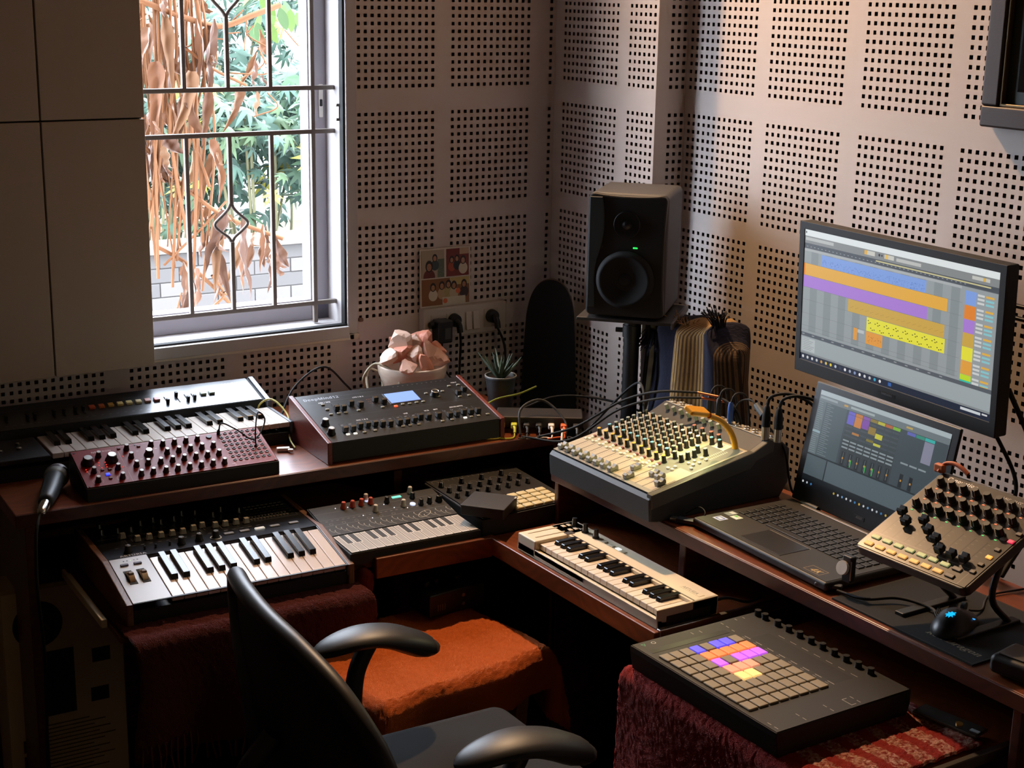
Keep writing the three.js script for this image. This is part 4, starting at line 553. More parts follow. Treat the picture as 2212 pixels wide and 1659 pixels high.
{ // tilted control surface on a stand
  const t = thing('control_surface', 'dark controller with faders and knobs propped up at the right above the laptop', 'midi controller', [-0.21, 0.77, 1.755], -88);
  const f = new Face(t, [0, 0.109, 0], 24); const rsq = (w, d, r) => { const s = new THREE.Shape(); s.moveTo(-w / 2 + r, -d / 2); s.lineTo(w / 2 - r, -d / 2); s.absarc(w / 2 - r, -d / 2 + r, r, -Math.PI / 2, 0); s.lineTo(w / 2, d / 2 - r); s.absarc(w / 2 - r, d / 2 - r, r, 0, Math.PI / 2); s.lineTo(-w / 2 + r, d / 2); s.absarc(-w / 2 + r, d / 2 - r, r, Math.PI / 2, Math.PI); s.lineTo(-w / 2, -d / 2 + r); s.absarc(-w / 2 + r, -d / 2 + r, r, Math.PI, 1.5 * Math.PI); return s; };
  const slab = extrude(rsq(0.24, 0.24, 0.014), 0.013, 0.002); slab.rotateX(-Math.PI / 2); f.put('case', slab, M('#2a2724', 0.35), 120, 120, 0);
  const x0 = { px: 4, rough: 0.28 };
  plate(f, 'faceplate', 5, 5, 230, 230, '#3a352f', (x) => {
    const y = (v) => 235 - v; text(x, 'novation', 32, y(222), 12, '#e8e4dc', 'sans-serif', 'bold '); x.strokeStyle = '#e8e4dc'; x.lineWidth = 2; x.beginPath(); x.arc(24, y(226), 4, 0, 7); x.stroke(); text(x, 'LAUNCH CONTROL XL', 138, y(222), 7.5, '#e0dcd2');
    for (let i = 0; i < 8; i++) { x.fillStyle = '#0c0b0a'; x.fillRect(16 + i * 25, y(114), 2.4, 66); x.fillStyle = '#8d867a'; for (let k = 0; k < 6; k++) x.fillRect(20 + i * 25, y(110 - k * 11), 5, 0.5); x.strokeStyle = '#a59d8e'; x.lineWidth = 0.5; for (const v of [139, 173, 206]) { x.beginPath(); x.arc(20 + i * 25.5, y(v), 9, 2.4, 7); x.stroke(); } } x.strokeStyle = '#b0a898'; x.strokeRect(8, y(46), 206, 40);
  }, x0, 1);
  for (const m of t.children) if (m.name === 'faceplate') { const q = f.at(120, 120, 15.6); m.position.set(...q); }
  const g = new Face(t, f.at(0, 0, 16), 24); const kg = once('lck', () => join([at(cyl(0.0085, 0.0095, 0.004, 20), 0, 0.002, 0), at(cyl(0.0058, 0.0075, 0.013, 20), 0, 0.0105, 0)]));
  for (const v of [139, 173, 206]) for (let i = 0; i < 8; i++) { const k = g.put('knob', kg, BLACK, 25 + i * 25.5, v, 0, rr(-0.6, 0.6)); f.sub(k, 'pointer', box(0.001, 0.012, 0.0012), CAPW, 11).position.z = 0.0066; g.put('indicator_light', rbox(0.005, 0.0012, 0.002, 0.0005), v < 150 ? M('#40d070', 0.4, { glow: 0.7 }) : M('#ff7a50', 0.4, { glow: 0.8 }), 25 + i * 25.5, v - 14, 0.6); }
  const fc = once('lcf', () => { const s = extrude([[-7, 0], [7, 0], [8, 11], [5, 14], [0, 10], [-5, 14], [-8, 11]].map((p) => [p[0] / 1000, p[1] / 1000]), 0.011, 0.001); s.translate(0, 0.004, -0.0055); s.rotateY(Math.PI / 2); return s; });
  [106, 86, 104, 86, 74, 54, 54, 56].forEach((v, i) => g.put('fader', fc, BLACK, 22 + i * 25, v, 0));
  const bg = rbox(0.018, 0.003, 0.009, 0.0028), gr = M('#b8c48a', 0.5, { glow: 0.28 }), or = M('#f0b060', 0.5, { glow: 0.5 }), off = M('#6b645a', 0.5); for (let i = 0; i < 8; i++) { g.put('button', bg, i < 7 ? gr : off, 22 + i * 25, 35, 1.4); g.put('button', bg, i < 7 ? or : off, 22 + i * 25, 16, 1.4); }
  const sg = rbox(0.011, 0.003, 0.008, 0.0025); [[223, 106, off], [223, 84, M('#ffb050', 0.5, { glow: 0.8 })], [223, 63, off], [223, 42, off], [229, 133, M('#ff4060', 0.5, { glow: 0.7 })], [214, 133, off], [229, 155, off]].forEach(([u, v, m]) => g.put('button', sg, m, u, v, 1.4));
  // stand
  const s = thing('controller_stand', 'black folding stand with pale rubber foot holding up the tilted controller', 'stand', [-0.1, 0.772, 1.79]); put(s, 'cradle', at(rbox(0.18, 0.006, 0.16, 0.002), 0, 0, 0, 0, 0, 0.419), BLACK, 0.005, 0.133, 0.085); put(s, 'leg', tube([[0.06, 0.155, 0.03], [0.03, 0.06, 0.03], [0.08, 0.004, 0.03]], 0.006, 12, 8), BLACK); put(s, 'leg', tube([[0.06, 0.155, 0.15], [0.03, 0.06, 0.15], [0.08, 0.004, 0.15]], 0.006, 12, 8), BLACK); put(s, 'base_bar', rbox(0.16, 0.008, 0.02, 0.002), BLACK, 0.02, 0.004, 0.03); put(s, 'base_bar', rbox(0.16, 0.008, 0.02, 0.002), BLACK, 0.02, 0.004, 0.15);
  const ft = thing('phone_clamp', 'small black clamp arm with round white pad under the left corner of the tilted controller', 'clamp', [-0.165, 0.795, 1.7]); put(ft, 'arm', at(rbox(0.014, 0.05, 0.022, 0.003), 0, 0.025, 0), BLACK); put(ft, 'pad', at(cyl(0.013, 0.013, 0.006, 24), 0, 0, 0, 0, 0, Math.PI / 2 - 0.3), M('#c9c2b4', 0.5), -0.012, 0.028, -0.004); put(ft, 'edge_trim', box(0.0015, 0.036, 0.002), STEEL, -0.007, 0.025, 0.0115);
}
{ // orange clip behind the controller
  const c = thing('orange_clip', 'orange tan strap at the back corner of the tilted controller before the laptop', 'clip', [0.0, 0.993, 1.752], -88); put(c, 'strap', tube([[-0.004, -0.002, 0.01], [0, 0.012, 0], [0.016, 0.017, -0.004], [0.034, 0.014, -0.004], [0.05, 0.006, -0.004]], 0.004, 30, 8), M('#b0582e', 0.5)); put(c, 'buckle', rbox(0.02, 0.016, 0.012, 0.003), M('#c46a38', 0.5), -0.006, 0.004, 0.004);
}
{ // mouse mat, mouse, black box
  const t = thing('mouse_mat', 'black cloth mouse mat with stitched lettering along the front edge of the right desk', 'mouse mat', [-0.205, 0.77, 1.69], -90);
  const s = new Face(t, [0, 0, 0], 0), tx = canvasTexture(1024, 800, (x, w, h) => { rect(x, '#12110f', 0, 0, w, h); x.save(); x.translate(790, 700); text(x, 'Red Dragon', 0, 0, 62, '#b9a88c', 'serif', 'bold italic ', 'center'); x.restore(); x.strokeStyle = '#3a342c'; x.lineWidth = 4; x.strokeRect(8, 8, w - 16, h - 16); for (let i = 0; i < 9000; i++) { x.fillStyle = i % 2 ? '#16140f' : '#0d0c0b'; x.fillRect(rnd() * w, rnd() * h, 3, 3); } x.translate(790, 700); text(x, 'Red Dragon', 0, 0, 62, '#8d7c62', 'serif', 'bold italic ', 'center'); });
  s.put('mat', box(0.32, 0.0035, 0.25), new THREE.MeshPhysicalMaterial({ map: tx, roughness: 0.9 }), 172, 126, 1.8);
  const m = thing('computer_mouse', 'black gaming mouse with a glowing cyan emblem under the tilted controller', 'mouse', [-0.115, 0.7738, 1.905], -70);
  const body = new THREE.SphereGeometry(0.5, 32, 20); body.scale(0.072, 0.066, 0.122); { const p = body.attributes.position; for (let i = 0; i < p.count; i++) { const y = p.getY(i), z = p.getZ(i); p.setY(i, y < 0 ? Math.max(y, -0.006) * 0.3 : y * (1 - 0.35 * Math.max(0, -z / 0.061)) + 0.0); if (Math.abs(z) < 0.03) p.setX(i, p.getX(i) * 0.93); } body.computeVertexNormals(); }
  put(m, 'body', body, M('#100f0f', 0.4), 0, 0.002, 0); put(m, 'scroll_wheel', at(cyl(0.009, 0.009, 0.007, 20), 0, 0, 0, 0, 0, Math.PI / 2), GREY, 0, 0.026, -0.036);
  const em = shape([[0, 9], [3, 7], [7, 9], [5, 5], [8, 3], [4, 1], [6, -4], [2, -2], [0, -8], [-2, -3], [-5, -7], [-5, -2], [-8, -1], [-4, 2], [-6, 6], [-2, 5]].map((p) => [p[0] / 1000, p[1] / 1000])); const eg = extrude(em, 0.0012); eg.rotateX(-Math.PI / 2); put(m, 'glowing_emblem', eg, M('#18b8f0', 0.4, { glow: 1.1 }), 0, 0.0315, 0.026, 0.33);
  for (let i = 0; i < 5; i++) put(m, 'side_stripe', rbox(0.0012, 0.02, 0.0014, 0.0005), M('#6d8796', 0.4), -0.0335 + 0.0006 * i, 0.018, -0.016 + i * 0.0075, 0.7); put(m, 'side_light', rbox(0.006, 0.002, 0.002, 0.0008), M('#3aa0f0', 0.4, { glow: 1.2 }), 0.028, 0.02, -0.01);
  cable('mouse_cable', 'thin black cable running back from the gaming mouse', [[-0.056, 0.785, 1.885], [-0.02, 0.776, 1.88], [0.05, 0.774, 1.84], [0.13, 0.774, 1.85]], 0.002, RUBBER);
  const b = thing('black_gadget', 'black glossy rounded gadget lying on the mat at the right picture edge', 'gadget', [-0.16, 0.7735, 2.09], -80); put(b, 'body', rbox(0.09, 0.032, 0.075, 0.01, 4), M('#0e0d0c', 0.5), 0, 0.016, 0); put(b, 'lid', rbox(0.07, 0.004, 0.055, 0.002), M('#4a4845', 0.35), 0, 0.033, 0);
  const p = thing('coiled_lead', 'black flat connector and lead lying in front of the laptop on the mat', 'cable', [-0.15, 0.777, 1.72]); put(p, 'lead', tube([[-0.03, 0, -0.03], [-0.02, 0.004, 0.03], [0.03, 0.006, 0.06], [0.05, 0.004, 0.12], [0.02, 0.004, 0.16]], 0.003, 40, 8), RUBBER); put(p, 'connector', rbox(0.014, 0.008, 0.05, 0.003), GREY, -0.032, 0.004, -0.05, 0, 0.6);
  const d = thing('usb_stick', 'small grey usb stick with a loop lying left of the laptop', 'usb stick', [-0.18, 0.775, 1.268], 30); put(d, 'body', rbox(0.02, 0.008, 0.05, 0.002), M('#3c4654', 0.5), 0, 0.002, 0); put(d, 'plug', rbox(0.013, 0.005, 0.014, 0.001), STEEL, 0, 0.002, -0.032); put(d, 'loop', tube([[0, 0.004, 0.022], [0.01, 0.02, 0.03], [0.03, 0.024, 0.01], [0.034, 0.004, -0.02]], 0.0012, 24, 6), RUBBER);
}
{ // white mini keyboard controller
  const t = thing('white_keyboard_controller', 'cream white 32-key mini keyboard with three black knobs on the middle tray', 'keyboard', [-0.39, 0.65, 0.957], -90);
  const W = 0.485, wm = M('#dccdb0', 0.5); put(t, 'case', wedge(W, [[0, 0.003], [0.146, 0.003], [0.147, 0.041], [0.084, 0.041], [0.084, 0.016], [0.012, 0.016], [0.011, 0.02], [0, 0.02]], 0.0015), wm);
  put(t, 'left_block', rbox(0.066, 0.038, 0.147, 0.003), wm, 0.033, 0.022, -0.0735); put(t, 'right_block', rbox(0.006, 0.038, 0.147, 0.002), wm, 0.482, 0.022, -0.0735); put(t, 'front_bar', rbox(0.42, 0.012, 0.004, 0.001), wm, 0.275, 0.016, -0.002);
  put(t, 'side_recess', box(0.0012, 0.02, 0.106), M('#241d16', 0.8), 0.4852, 0.015, -0.075);
  const f = new Face(t, [0, 0.0412, 0], 0), k = new Face(t, [0, 0.034, 0], 0); keyboard(k, 67, 12, 19, 21.7, 78, { white: '#e0d2c0', rough: 0.45, bh: 8, start: 3, blackLen: 0.68 });
  for (const u of [33, 73, 112]) { const q = f.put('knob', once('ksk', () => join([at(cyl(0.0072, 0.008, 0.004, 20), 0, 0.002, 0), at(cyl(0.0052, 0.006, 0.018, 20), 0, 0.011, 0)])), KNOBK, u, 124, 0); f.sub(q, 'pointer', box(0.0012, 0.014, 0.001), CAPW, 12).position.z = 0.0056; }
  const off = M('#c4b69a', 0.5), bg = rbox(0.013, 0.002, 0.009, 0.001); for (const [u, v, l] of [[141, 126], [168, 126], [190, 126, 1], [209, 126], [52, 128], [20, 118], [46, 118], [20, 104], [46, 104]]) f.put('button', bg, l ? M('#f4faff', 0.5, { glow: 1.1 }) : off, u, v, 0.8);
  f.put('display_window', rbox(0.014, 0.0012, 0.02, 0.0005), M('#4a4440', 0.4), 60, 92, 0.5); f.put('touch_strip', rbox(0.004, 0.001, 0.075, 0.0005), off, 18, 52, 0.3); f.put('touch_strip', rbox(0.004, 0.001, 0.075, 0.0005), off, 46, 52, 0.3);
  plate(f, 'brand_mark', 412, 110, 60, 14, '#dccdb0', (x) => { text(x, 'ARTURIA', 3, 11, 11.5, '#5d5446', 'sans-serif', ''); }, { px: 6, rough: 0.5 }, 0.3); f.put('key_slot_line', box(0.41, 0.0006, 0.003), M('#6d6150', 0.6), 275, 91, 0.1);
  cable('usb_cable', 'short black usb cable leaving the right back of the white mini keyboard', [[-0.24, 0.67, 1.42], [-0.21, 0.675, 1.43], [-0.18, 0.668, 1.45], [-0.12, 0.657, 1.43]], 0.003, RUBBER);
}
{ // square pad controller with lit pads
  const t = thing('pad_controller', 'large flat black controller with an eight by eight grid of lit and cream pads', 'midi controller', [-0.534, 0.652, 1.548], -89.8);
  const W = 380, Dp = 300; put(t, 'case', wedge(W / 1000, [[0.006, 0.0], [Dp / 1000 - 0.006, 0.0], [Dp / 1000, 0.02], [Dp / 1000, 0.044], [0, 0.044], [0, 0.034]], 0.002), M('#100f0e', 0.6));
  const f = new Face(t, [0, 0.0445, 0], 0);
  plate(f, 'faceplate', 2, 2, 376, 296, '#1b1a18', (x) => {
    const y = (v) => 298 - v; rect(x, '#141311', 0, y(298), 376, 16); rect(x, '#0a0a0a', 84, y(248), 214, 44); x.strokeStyle = '#26241f'; x.strokeRect(84, y(248), 214, 44);
    x.fillStyle = '#a9a498'; for (const [u, v, w] of [[13, 127, 9], [15, 145, 9], [8, 202, 8], [24, 201, 8], [42, 199, 8], [7, 236, 7], [8, 254, 7]]) x.fillRect(u - 2, y(v), w, 1.4); for (let i = 0; i < 8; i++) { x.fillRect(72 + i * 30, y(202), 16, 1.6); x.fillRect(72 + i * 30, y(196), 9, 1); if (i) x.fillRect(72 + i * 30, y(256), 16, 1.2); }
    x.font = '9px sans-serif'; for (let i = 0; i < 8; i++) x.fillText('♪', 318, y(20 + i * 21.5)); for (let r = 0; r < 4; r++) for (let i = 0; i < 2; i++) x.fillRect(344 + i * 16, y(12 + r * 60), 9, 1.3); x.strokeStyle = '#c9c4b8'; x.lineWidth = 1; x.beginPath(); x.moveTo(346, y(182)); x.lineTo(346, y(172)); x.lineTo(368, y(172)); x.lineTo(368, y(182)); x.stroke();
    x.strokeStyle = '#50c080'; x.lineWidth = 1; x.beginPath(); x.moveTo(8, y(24)); x.lineTo(16, y(20)); x.lineTo(8, y(16)); x.closePath(); x.stroke(); x.strokeStyle = '#e8e4dc'; x.beginPath(); x.arc(12, y(41), 4, 0, 7); x.stroke();
  }, { rough: 0.5 }, 0.6);
  const pg = rbox(0.0275, 0.005, 0.0195, 0.0022, 2), off = M('#958a74', 0.6), c = { b: M('#5a52f0', 0.5, { glow: 0.75 }), o: M('#f08048', 0.5, { glow: 0.7 }), v: M('#c060f0', 0.5, { glow: 0.8 }), p: M('#f0a080', 0.5, { glow: 0.55 }), y: M('#ffd080', 0.5, { glow: 0.75 }) };
  // pads by row from the back, columns from the front-left corner of the player
  const lit = { 0: [[3, 'b'], [5, 'b'], [6, 'b']], 1: [3, 4, 5, 6, 7].map((j) => [j, 'o']), 2: [3, 5, 6, 7].map((j) => [j, 'v']), 3: [3, 4, 5].map((j) => [j, 'p']), 4: [[3, 'y'], [4, 'y']] };
  for (let i = 0; i < 8; i++) for (let j = 0; j < 8; j++) { const h = lit[i]?.find((l) => l[0] === j); f.put('pad', pg, h ? c[h[1]] : off, 80 + i * 30, 21 + j * 22.2, 2.2); }
  const kg = once('puk', () => join([at(cyl(0.006, 0.0066, 0.011, 18), 0, 0.0055, 0)])); for (let i = 0; i < 9; i++) f.put('encoder', kg, BLACK, 70 + i * 29, 284, 0.5); f.put('encoder', kg, BLACK, 16, 284, 0.5); f.put('encoder', kg, BLACK, 36, 284, 0.5); f.put('touch_strip', rbox(0.016, 0.001, 0.176, 0.0005), M('#121110', 0.4), 42, 99, 0.5);
}
// terry towels: a drooping cloth slab with rough pile
function towel(name, label, fn, nu, nv, color, thick = 0.006, o = {}) {
  const g = new THREE.PlaneGeometry(1, 1, nu, nv), p = g.attributes.position, uv = g.attributes.uv;
  for (let i = 0; i < p.count; i++) { const q = fn(uv.getX(i), uv.getY(i)); p.setXYZ(i, q[0] + rr(-1, 1) * 0.0014, q[1] + rr(-1, 1) * 0.0018, q[2] + rr(-1, 1) * 0.0014); }
  g.computeVertexNormals(); const back = g.clone(), n = g.attributes.normal, bp = back.attributes.position; for (let i = 0; i < bp.count; i++) bp.setXYZ(i, p.getX(i) - n.getX(i) * thick, p.getY(i) - n.getY(i) * thick, p.getZ(i) - n.getZ(i) * thick);
  const idx = [], src = g.index.array, N = p.count; for (let i = 0; i < src.length; i += 3) { idx.push(src[i], src[i + 1], src[i + 2], N + src[i], N + src[i + 2], N + src[i + 1]); }
  const W = nu + 1, H = nv + 1, edge = (a, b) => idx.push(a, N + a, b, b, N + a, N + b); for (let i = 0; i < nu; i++) { edge(i + 1, i); edge((H - 1) * W + i, (H - 1) * W + i + 1); } for (let j = 0; j < nv; j++) { edge(j * W, (j + 1) * W); edge((j + 1) * W + nu, j * W + nu); }
  const out = new THREE.BufferGeometry(), pos = new Float32Array(N * 6), uu = new Float32Array(N * 4); pos.set(p.array); pos.set(bp.array, N * 3); uu.set(uv.array); uu.set(uv.array, N * 2); out.setAttribute('position', new THREE.BufferAttribute(pos, 3)); out.setAttribute('uv', new THREE.BufferAttribute(uu, 2)); out.setIndex(idx); out.computeVertexNormals();
  const t = thing(name, label, 'towel'); const b = terryBump.clone(); b.repeat.set(o.rx ?? 4, o.ry ?? 4); const m = new THREE.MeshPhysicalMaterial({ color, roughness: 0.95, bumpMap: b, bumpScale: 0.004, ...(o.map ? { map: o.map, color: '#ffffff' } : {}) }); put(t, 'terry_cloth', out, m); return t;
}
{ // red striped towel under the pad controller, hanging over the tray front
  const tx = canvasTexture(512, 512, (x, w, h) => { rect(x, '#96190c', 0, 0, w, h); for (let i = 0; i < 6; i++) { const b = h - 8 - i * 33; for (let k = 0; k < 3600; k++) { x.fillStyle = ['#c08a78', '#a8604e', '#8a2418', '#cf9f8c'][k % 4]; x.fillRect(rnd() * w, b - rnd() * 17, 4, 3); } } });
  const wob = (a, b) => 0.004 * Math.sin(a * 23 + b * 11);
  towel('striped_towel', 'red terry towel with pale stripes spread over the right pull-out tray', (u, v) => { const z = 1.535 + u * 0.52, s = v * 0.78; const L = 0.32; return s < L ? [-0.2 - s, 0.6465 + 0.002 * Math.sin(z * 60), z] : (() => { const d = s - L, r = Math.min(1, d / 0.03), a = r * Math.PI / 2; return [-0.52 - 0.02 * Math.sin(a) - 0.012 * Math.sin(z * 16) * Math.min(1, d * 5) - 0.04 * d, 0.6465 - 0.02 * (1 - Math.cos(a)) - Math.max(0, d - 0.03), z + 0.05 * d * (u - 0.4)]; })(); }, 110, 130, '#8a1c10', 0.005, { map: tx, rx: 5, ry: 6 });
}
{ // red towel under the blue synthesizer with a fringe at the front
  const t = towel('red_towel', 'dark red fringed towel under the blue synthesizer, hanging off the left tray', (u, v) => { const x = -1.225 + u * 0.505, s = v * 0.85, L = 0.6, z0 = 0.3; if (s < L) return [x, 0.606 + 0.003 * Math.sin(s * 40), z0 + s + (u - 0.5) * 0.02]; const d = s - L, a = Math.min(1, d / 0.03) * Math.PI / 2; return [x + 0.01 * Math.sin(d * 20), 0.606 - 0.02 * (1 - Math.cos(a)) - Math.max(0, d - 0.03), z0 + L + 0.02 * Math.sin(a) + 0.012 * Math.sin(x * 30) * Math.min(1, d * 6)]; }, 90, 110, '#4e0b09');
  const fr = []; for (let i = 0; i < 34; i++) { const x = -1.22 + i * 0.0145, z = 0.925 + 0.012 * Math.sin(x * 30); fr.push(tube([[x, 0.398, z], [x + rr(-0.004, 0.004), 0.37, z + 0.002], [x + rr(-0.008, 0.008), 0.33, z + rr(-0.004, 0.006)]], 0.0022, 6, 5)); } put(t, 'fringe', join(fr), M('#5a2418', 0.95)).userData.kind = 'stuff';
  const s = towel('side_towel', 'bright red terry towel corner bunched beside the right cheek of the blue synthesizer', (u, v) => { const s = v * 0.25; return [-0.725 + u * 0.035 + 0.004 * Math.sin(s * 60), 0.61 + 0.02 * Math.sin(u * 3.1) - Math.max(0, s - 0.13), 0.72 + Math.min(s, 0.13) + 0.01 * Math.sin(u * 3)]; }, 14, 40, '#8a1410');
}
{ // wooden stool with orange towel and a black audio box
  const t = thing('wooden_stool', 'wooden four-legged stool under the orange towel below the desk corner', 'stool', [-0.645, 0, 0.985], 8); const lm = woodMat('#7a5a34', '#a3814f', 0.55, 3);
  put(t, 'seat', rbox(0.4, 0.03, 0.3, 0.008), lm, 0, 0.475, 0); for (const [a, b] of [[-1, -1], [-1, 1], [1, -1], [1, 1]]) { const l = put(t, 'leg', rbox(0.032, 0.47, 0.024, 0.004), lm, a * 0.165, 0.232, b * 0.115, b * 0.06, 0, -a * 0.04); } put(t, 'stretcher', rbox(0.33, 0.02, 0.014, 0.003), lm, 0, 0.2, 0.125); put(t, 'stretcher', rbox(0.33, 0.02, 0.014, 0.003), lm, 0, 0.2, -0.125);
  towel('orange_towel', 'orange terry towel draped over the wooden stool below the desk corner', (u, v) => {
    const c = Math.cos(8 * D), s = Math.sin(8 * D), a = (u - 0.5) * 0.78, b = (v - 0.42) * 0.66 * -1, X = Math.max(-0.205, Math.min(0.205, a)), Z = Math.max(-0.155, Math.min(0.155, b)), dx = Math.abs(a) - Math.abs(X), dz = Math.abs(b) - Math.abs(Z), drop = Math.hypot(dx, dz), rd = 0.02;
    const sft = (q) => Math.min(q, 0.05) * 0.55, ox = Math.sign(a) * (sft(dx) + 0.022 * Math.sin(b * 26) * Math.min(1, dx * 5)), oz = Math.sign(b) * (sft(dz) + 0.024 * Math.sin(a * 20 + 0.6) * Math.min(1, dz * 5)); const x = X + ox, z = Z + oz; return [-0.645 + x * c + z * s, 0.4965 + 0.002 * Math.sin(a * 50) - (drop < 0.06 ? drop * drop / 0.12 : drop - 0.03) - 0.05 * Math.max(0, drop - 0.1) * Math.sin(a * 5), 0.985 - x * s + z * c];
  }, 130, 116, '#cf5f12', 0.005, { rx: 6, ry: 6 });
  const b = thing('audio_interface', 'small black audio box with knobs on top standing on the orange towel', 'audio interface', [-0.56, 0.5, 0.88], 5); put(b, 'body', rbox(0.145, 0.052, 0.085, 0.004), M('#141210', 0.5), 0.07, 0.026, -0.04); for (const [x, r] of [[0.02, 0.009], [0.045, 0.007], [0.1, 0.013]]) put(b, 'knob', lathe([[0, 0], [r, 0], [r * 0.85, 0.014], [0, 0.014]], 18), KNOBK, x, 0.052, -0.045); for (let i = 0; i < 4; i++) put(b, 'vent_slot', box(0.003, 0.014, 0.001), M('#5d554a', 0.5), 0.018 + i * 0.006, 0.02, 0.003); put(b, 'socket', at(cyl(0.004, 0.004, 0.002, 14), 0, 0, 0, Math.PI / 2), M('#8d6a50', 0.4), 0.085, 0.036, 0.003); put(b, 'socket', at(cyl(0.004, 0.004, 0.002, 14), 0, 0, 0, Math.PI / 2), M('#6d6a64', 0.4), 0.085, 0.016, 0.003);
}
{ // phone-like gadget on the striped towel
  const b = thing('clear_case_gadget', 'small dark glass gadget with a gold button at the back corner of the striped towel', 'gadget', [-0.2, 0.652, 1.985], -80); put(b, 'body', rbox(0.12, 0.007, 0.04, 0.003), new THREE.MeshPhysicalMaterial({ color: '#3a3632', roughness: 0.15, clearcoat: 1 }), 0, 0.004, 0); put(b, 'gold_button', cyl(0.006, 0.006, 0.003, 18), M('#c98a3a', 0.3, { metalness: 0.7 }), 0.02, 0.0085, 0.004); put(b, 'tag', rbox(0.016, 0.002, 0.008, 0.001), M('#8f9a98', 0.5), 0.05, 0.008, 0.006);
}
{ // active loudspeaker on its stand
  const yaw = -47.8, t = thing('loudspeaker', 'black two-way loudspeaker with a green power light on a stand in the corner', 'speaker', [0.086, 1.057, 0.671], yaw);
  const W = 0.19, H = 0.294, Dp = 0.215; put(t, 'cabinet', rbox(W, H, Dp, 0.014, 4), M('#36373b', 0.62), 0, H / 2, -Dp / 2 - 0.006);
  const s = new THREE.Shape(), r = 0.016, a = W / 2 - 0.001, h = H - 0.002; s.moveTo(-a + r, 0); s.lineTo(a - r, 0); s.quadraticCurveTo(a, 0, a, r); s.bezierCurveTo(a - 0.006, h * 0.35, a - 0.006, h * 0.65, a, h - r); s.quadraticCurveTo(a, h, a - r, h); s.bezierCurveTo(a * 0.4, h - 0.006, -a * 0.4, h - 0.006, -a + r, h); s.quadraticCurveTo(-a, h, -a, h - r); s.lineTo(-a, r); s.quadraticCurveTo(-a, 0, -a + r, 0);
  put(t, 'front_baffle', extrude(s, 0.012, 0.004), M('#080809', 0.5), 0, 0.001, -0.012);
  put(t, 'woofer', lathe([[0, 0.004], [0.012, 0.006], [0.02, 0.0], [0.052, 0.012], [0.058, 0.016], [0.064, 0.013], [0.069, 0.008], [0.069, 0.001], [0, 0]].map((p) => [p[0], p[1]]), 40).rotateX(Math.PI / 2), M('#080808', 0.8), 0, 0.09, 0.002); put(t, 'woofer_ring', new THREE.TorusGeometry(0.067, 0.003, 10, 48), M('#0e0e0f', 0.6), 0, 0.09, 0.006);
  put(t, 'tweeter', lathe([[0, 0.008], [0.008, 0.007], [0.013, 0.002], [0.03, 0.006], [0.032, 0.003], [0.032, 0], [0, 0]], 32).rotateX(Math.PI / 2), M('#0c0c0d', 0.35), 0, 0.222, 0.003);
  put(t, 'waveguide_edge', extrude((() => { const q = new THREE.Shape(); q.moveTo(-0.09, 0.02); q.lineTo(-0.072, 0.02); q.bezierCurveTo(-0.072, 0.1, -0.08, 0.1, -0.062, 0.16); q.bezierCurveTo(-0.05, 0.2, -0.052, 0.25, -0.06, 0.285); q.lineTo(-0.09, 0.285); return q; })(), 0.004, 0.002), M('#242826', 0.45), 0, 0, 0.003);
  put(t, 'power_light', rbox(0.011, 0.0035, 0.002, 0.001), M('#30ff60', 0.4, { glow: 1.3 }), 0.022, 0.168, 0.005); put(t, 'emblem', cyl(0.006, 0.006, 0.002, 20), M('#3a3b3c', 0.4), -0.062, 0.166, 0.005).rotation.x = Math.PI / 2;
  const st = thing('speaker_stand', 'black pole stand with square top plate carrying the loudspeaker', 'speaker stand', [0.168, 0, 0.597], yaw); put(st, 'top_plate', rbox(0.23, 0.008, 0.235, 0.002), M('#2f2a26', 0.5), 0, 1.047, 0); put(st, 'plate_edge', rbox(0.006, 0.016, 0.235, 0.002), M('#55504c', 0.5), 0.117, 1.043, 0); put(st, 'pole', cyl(0.0195, 0.0195, 1.03, 24), BLACK, 0, 0.53, 0); put(st, 'collar', cyl(0.023, 0.023, 0.03, 24), BLACK, 0, 1.0, 0); put(st, 'knob', at(cyl(0.006, 0.006, 0.02, 14), 0, 0, 0, 0, 0, Math.PI / 2), BLACK, -0.03, 1.0, 0); put(st, 'base_plate', rbox(0.24, 0.014, 0.22, 0.003), BLACK, 0, 0.008, 0);
  cable('speaker_cable', 'thin black cable hanging from the back of the speaker plate in front of the shawl', [[0.24, 1.06, 0.57], [0.262, 1.02, 0.62], [0.235, 0.93, 0.665], [0.22, 0.86, 0.69], [0.2, 0.78, 0.63], [0.2, 0.62, 0.62]], 0.0032, RUBBER); 
  cable('speaker_cable', 'thick black cable beside the speaker pole running down in front of the shawl', [[0.2, 1.04, 0.62], [0.195, 0.98, 0.63], [0.19, 0.86, 0.625], [0.185, 0.7, 0.62], [0.18, 0.4, 0.62]], 0.005, RUBBER);
}
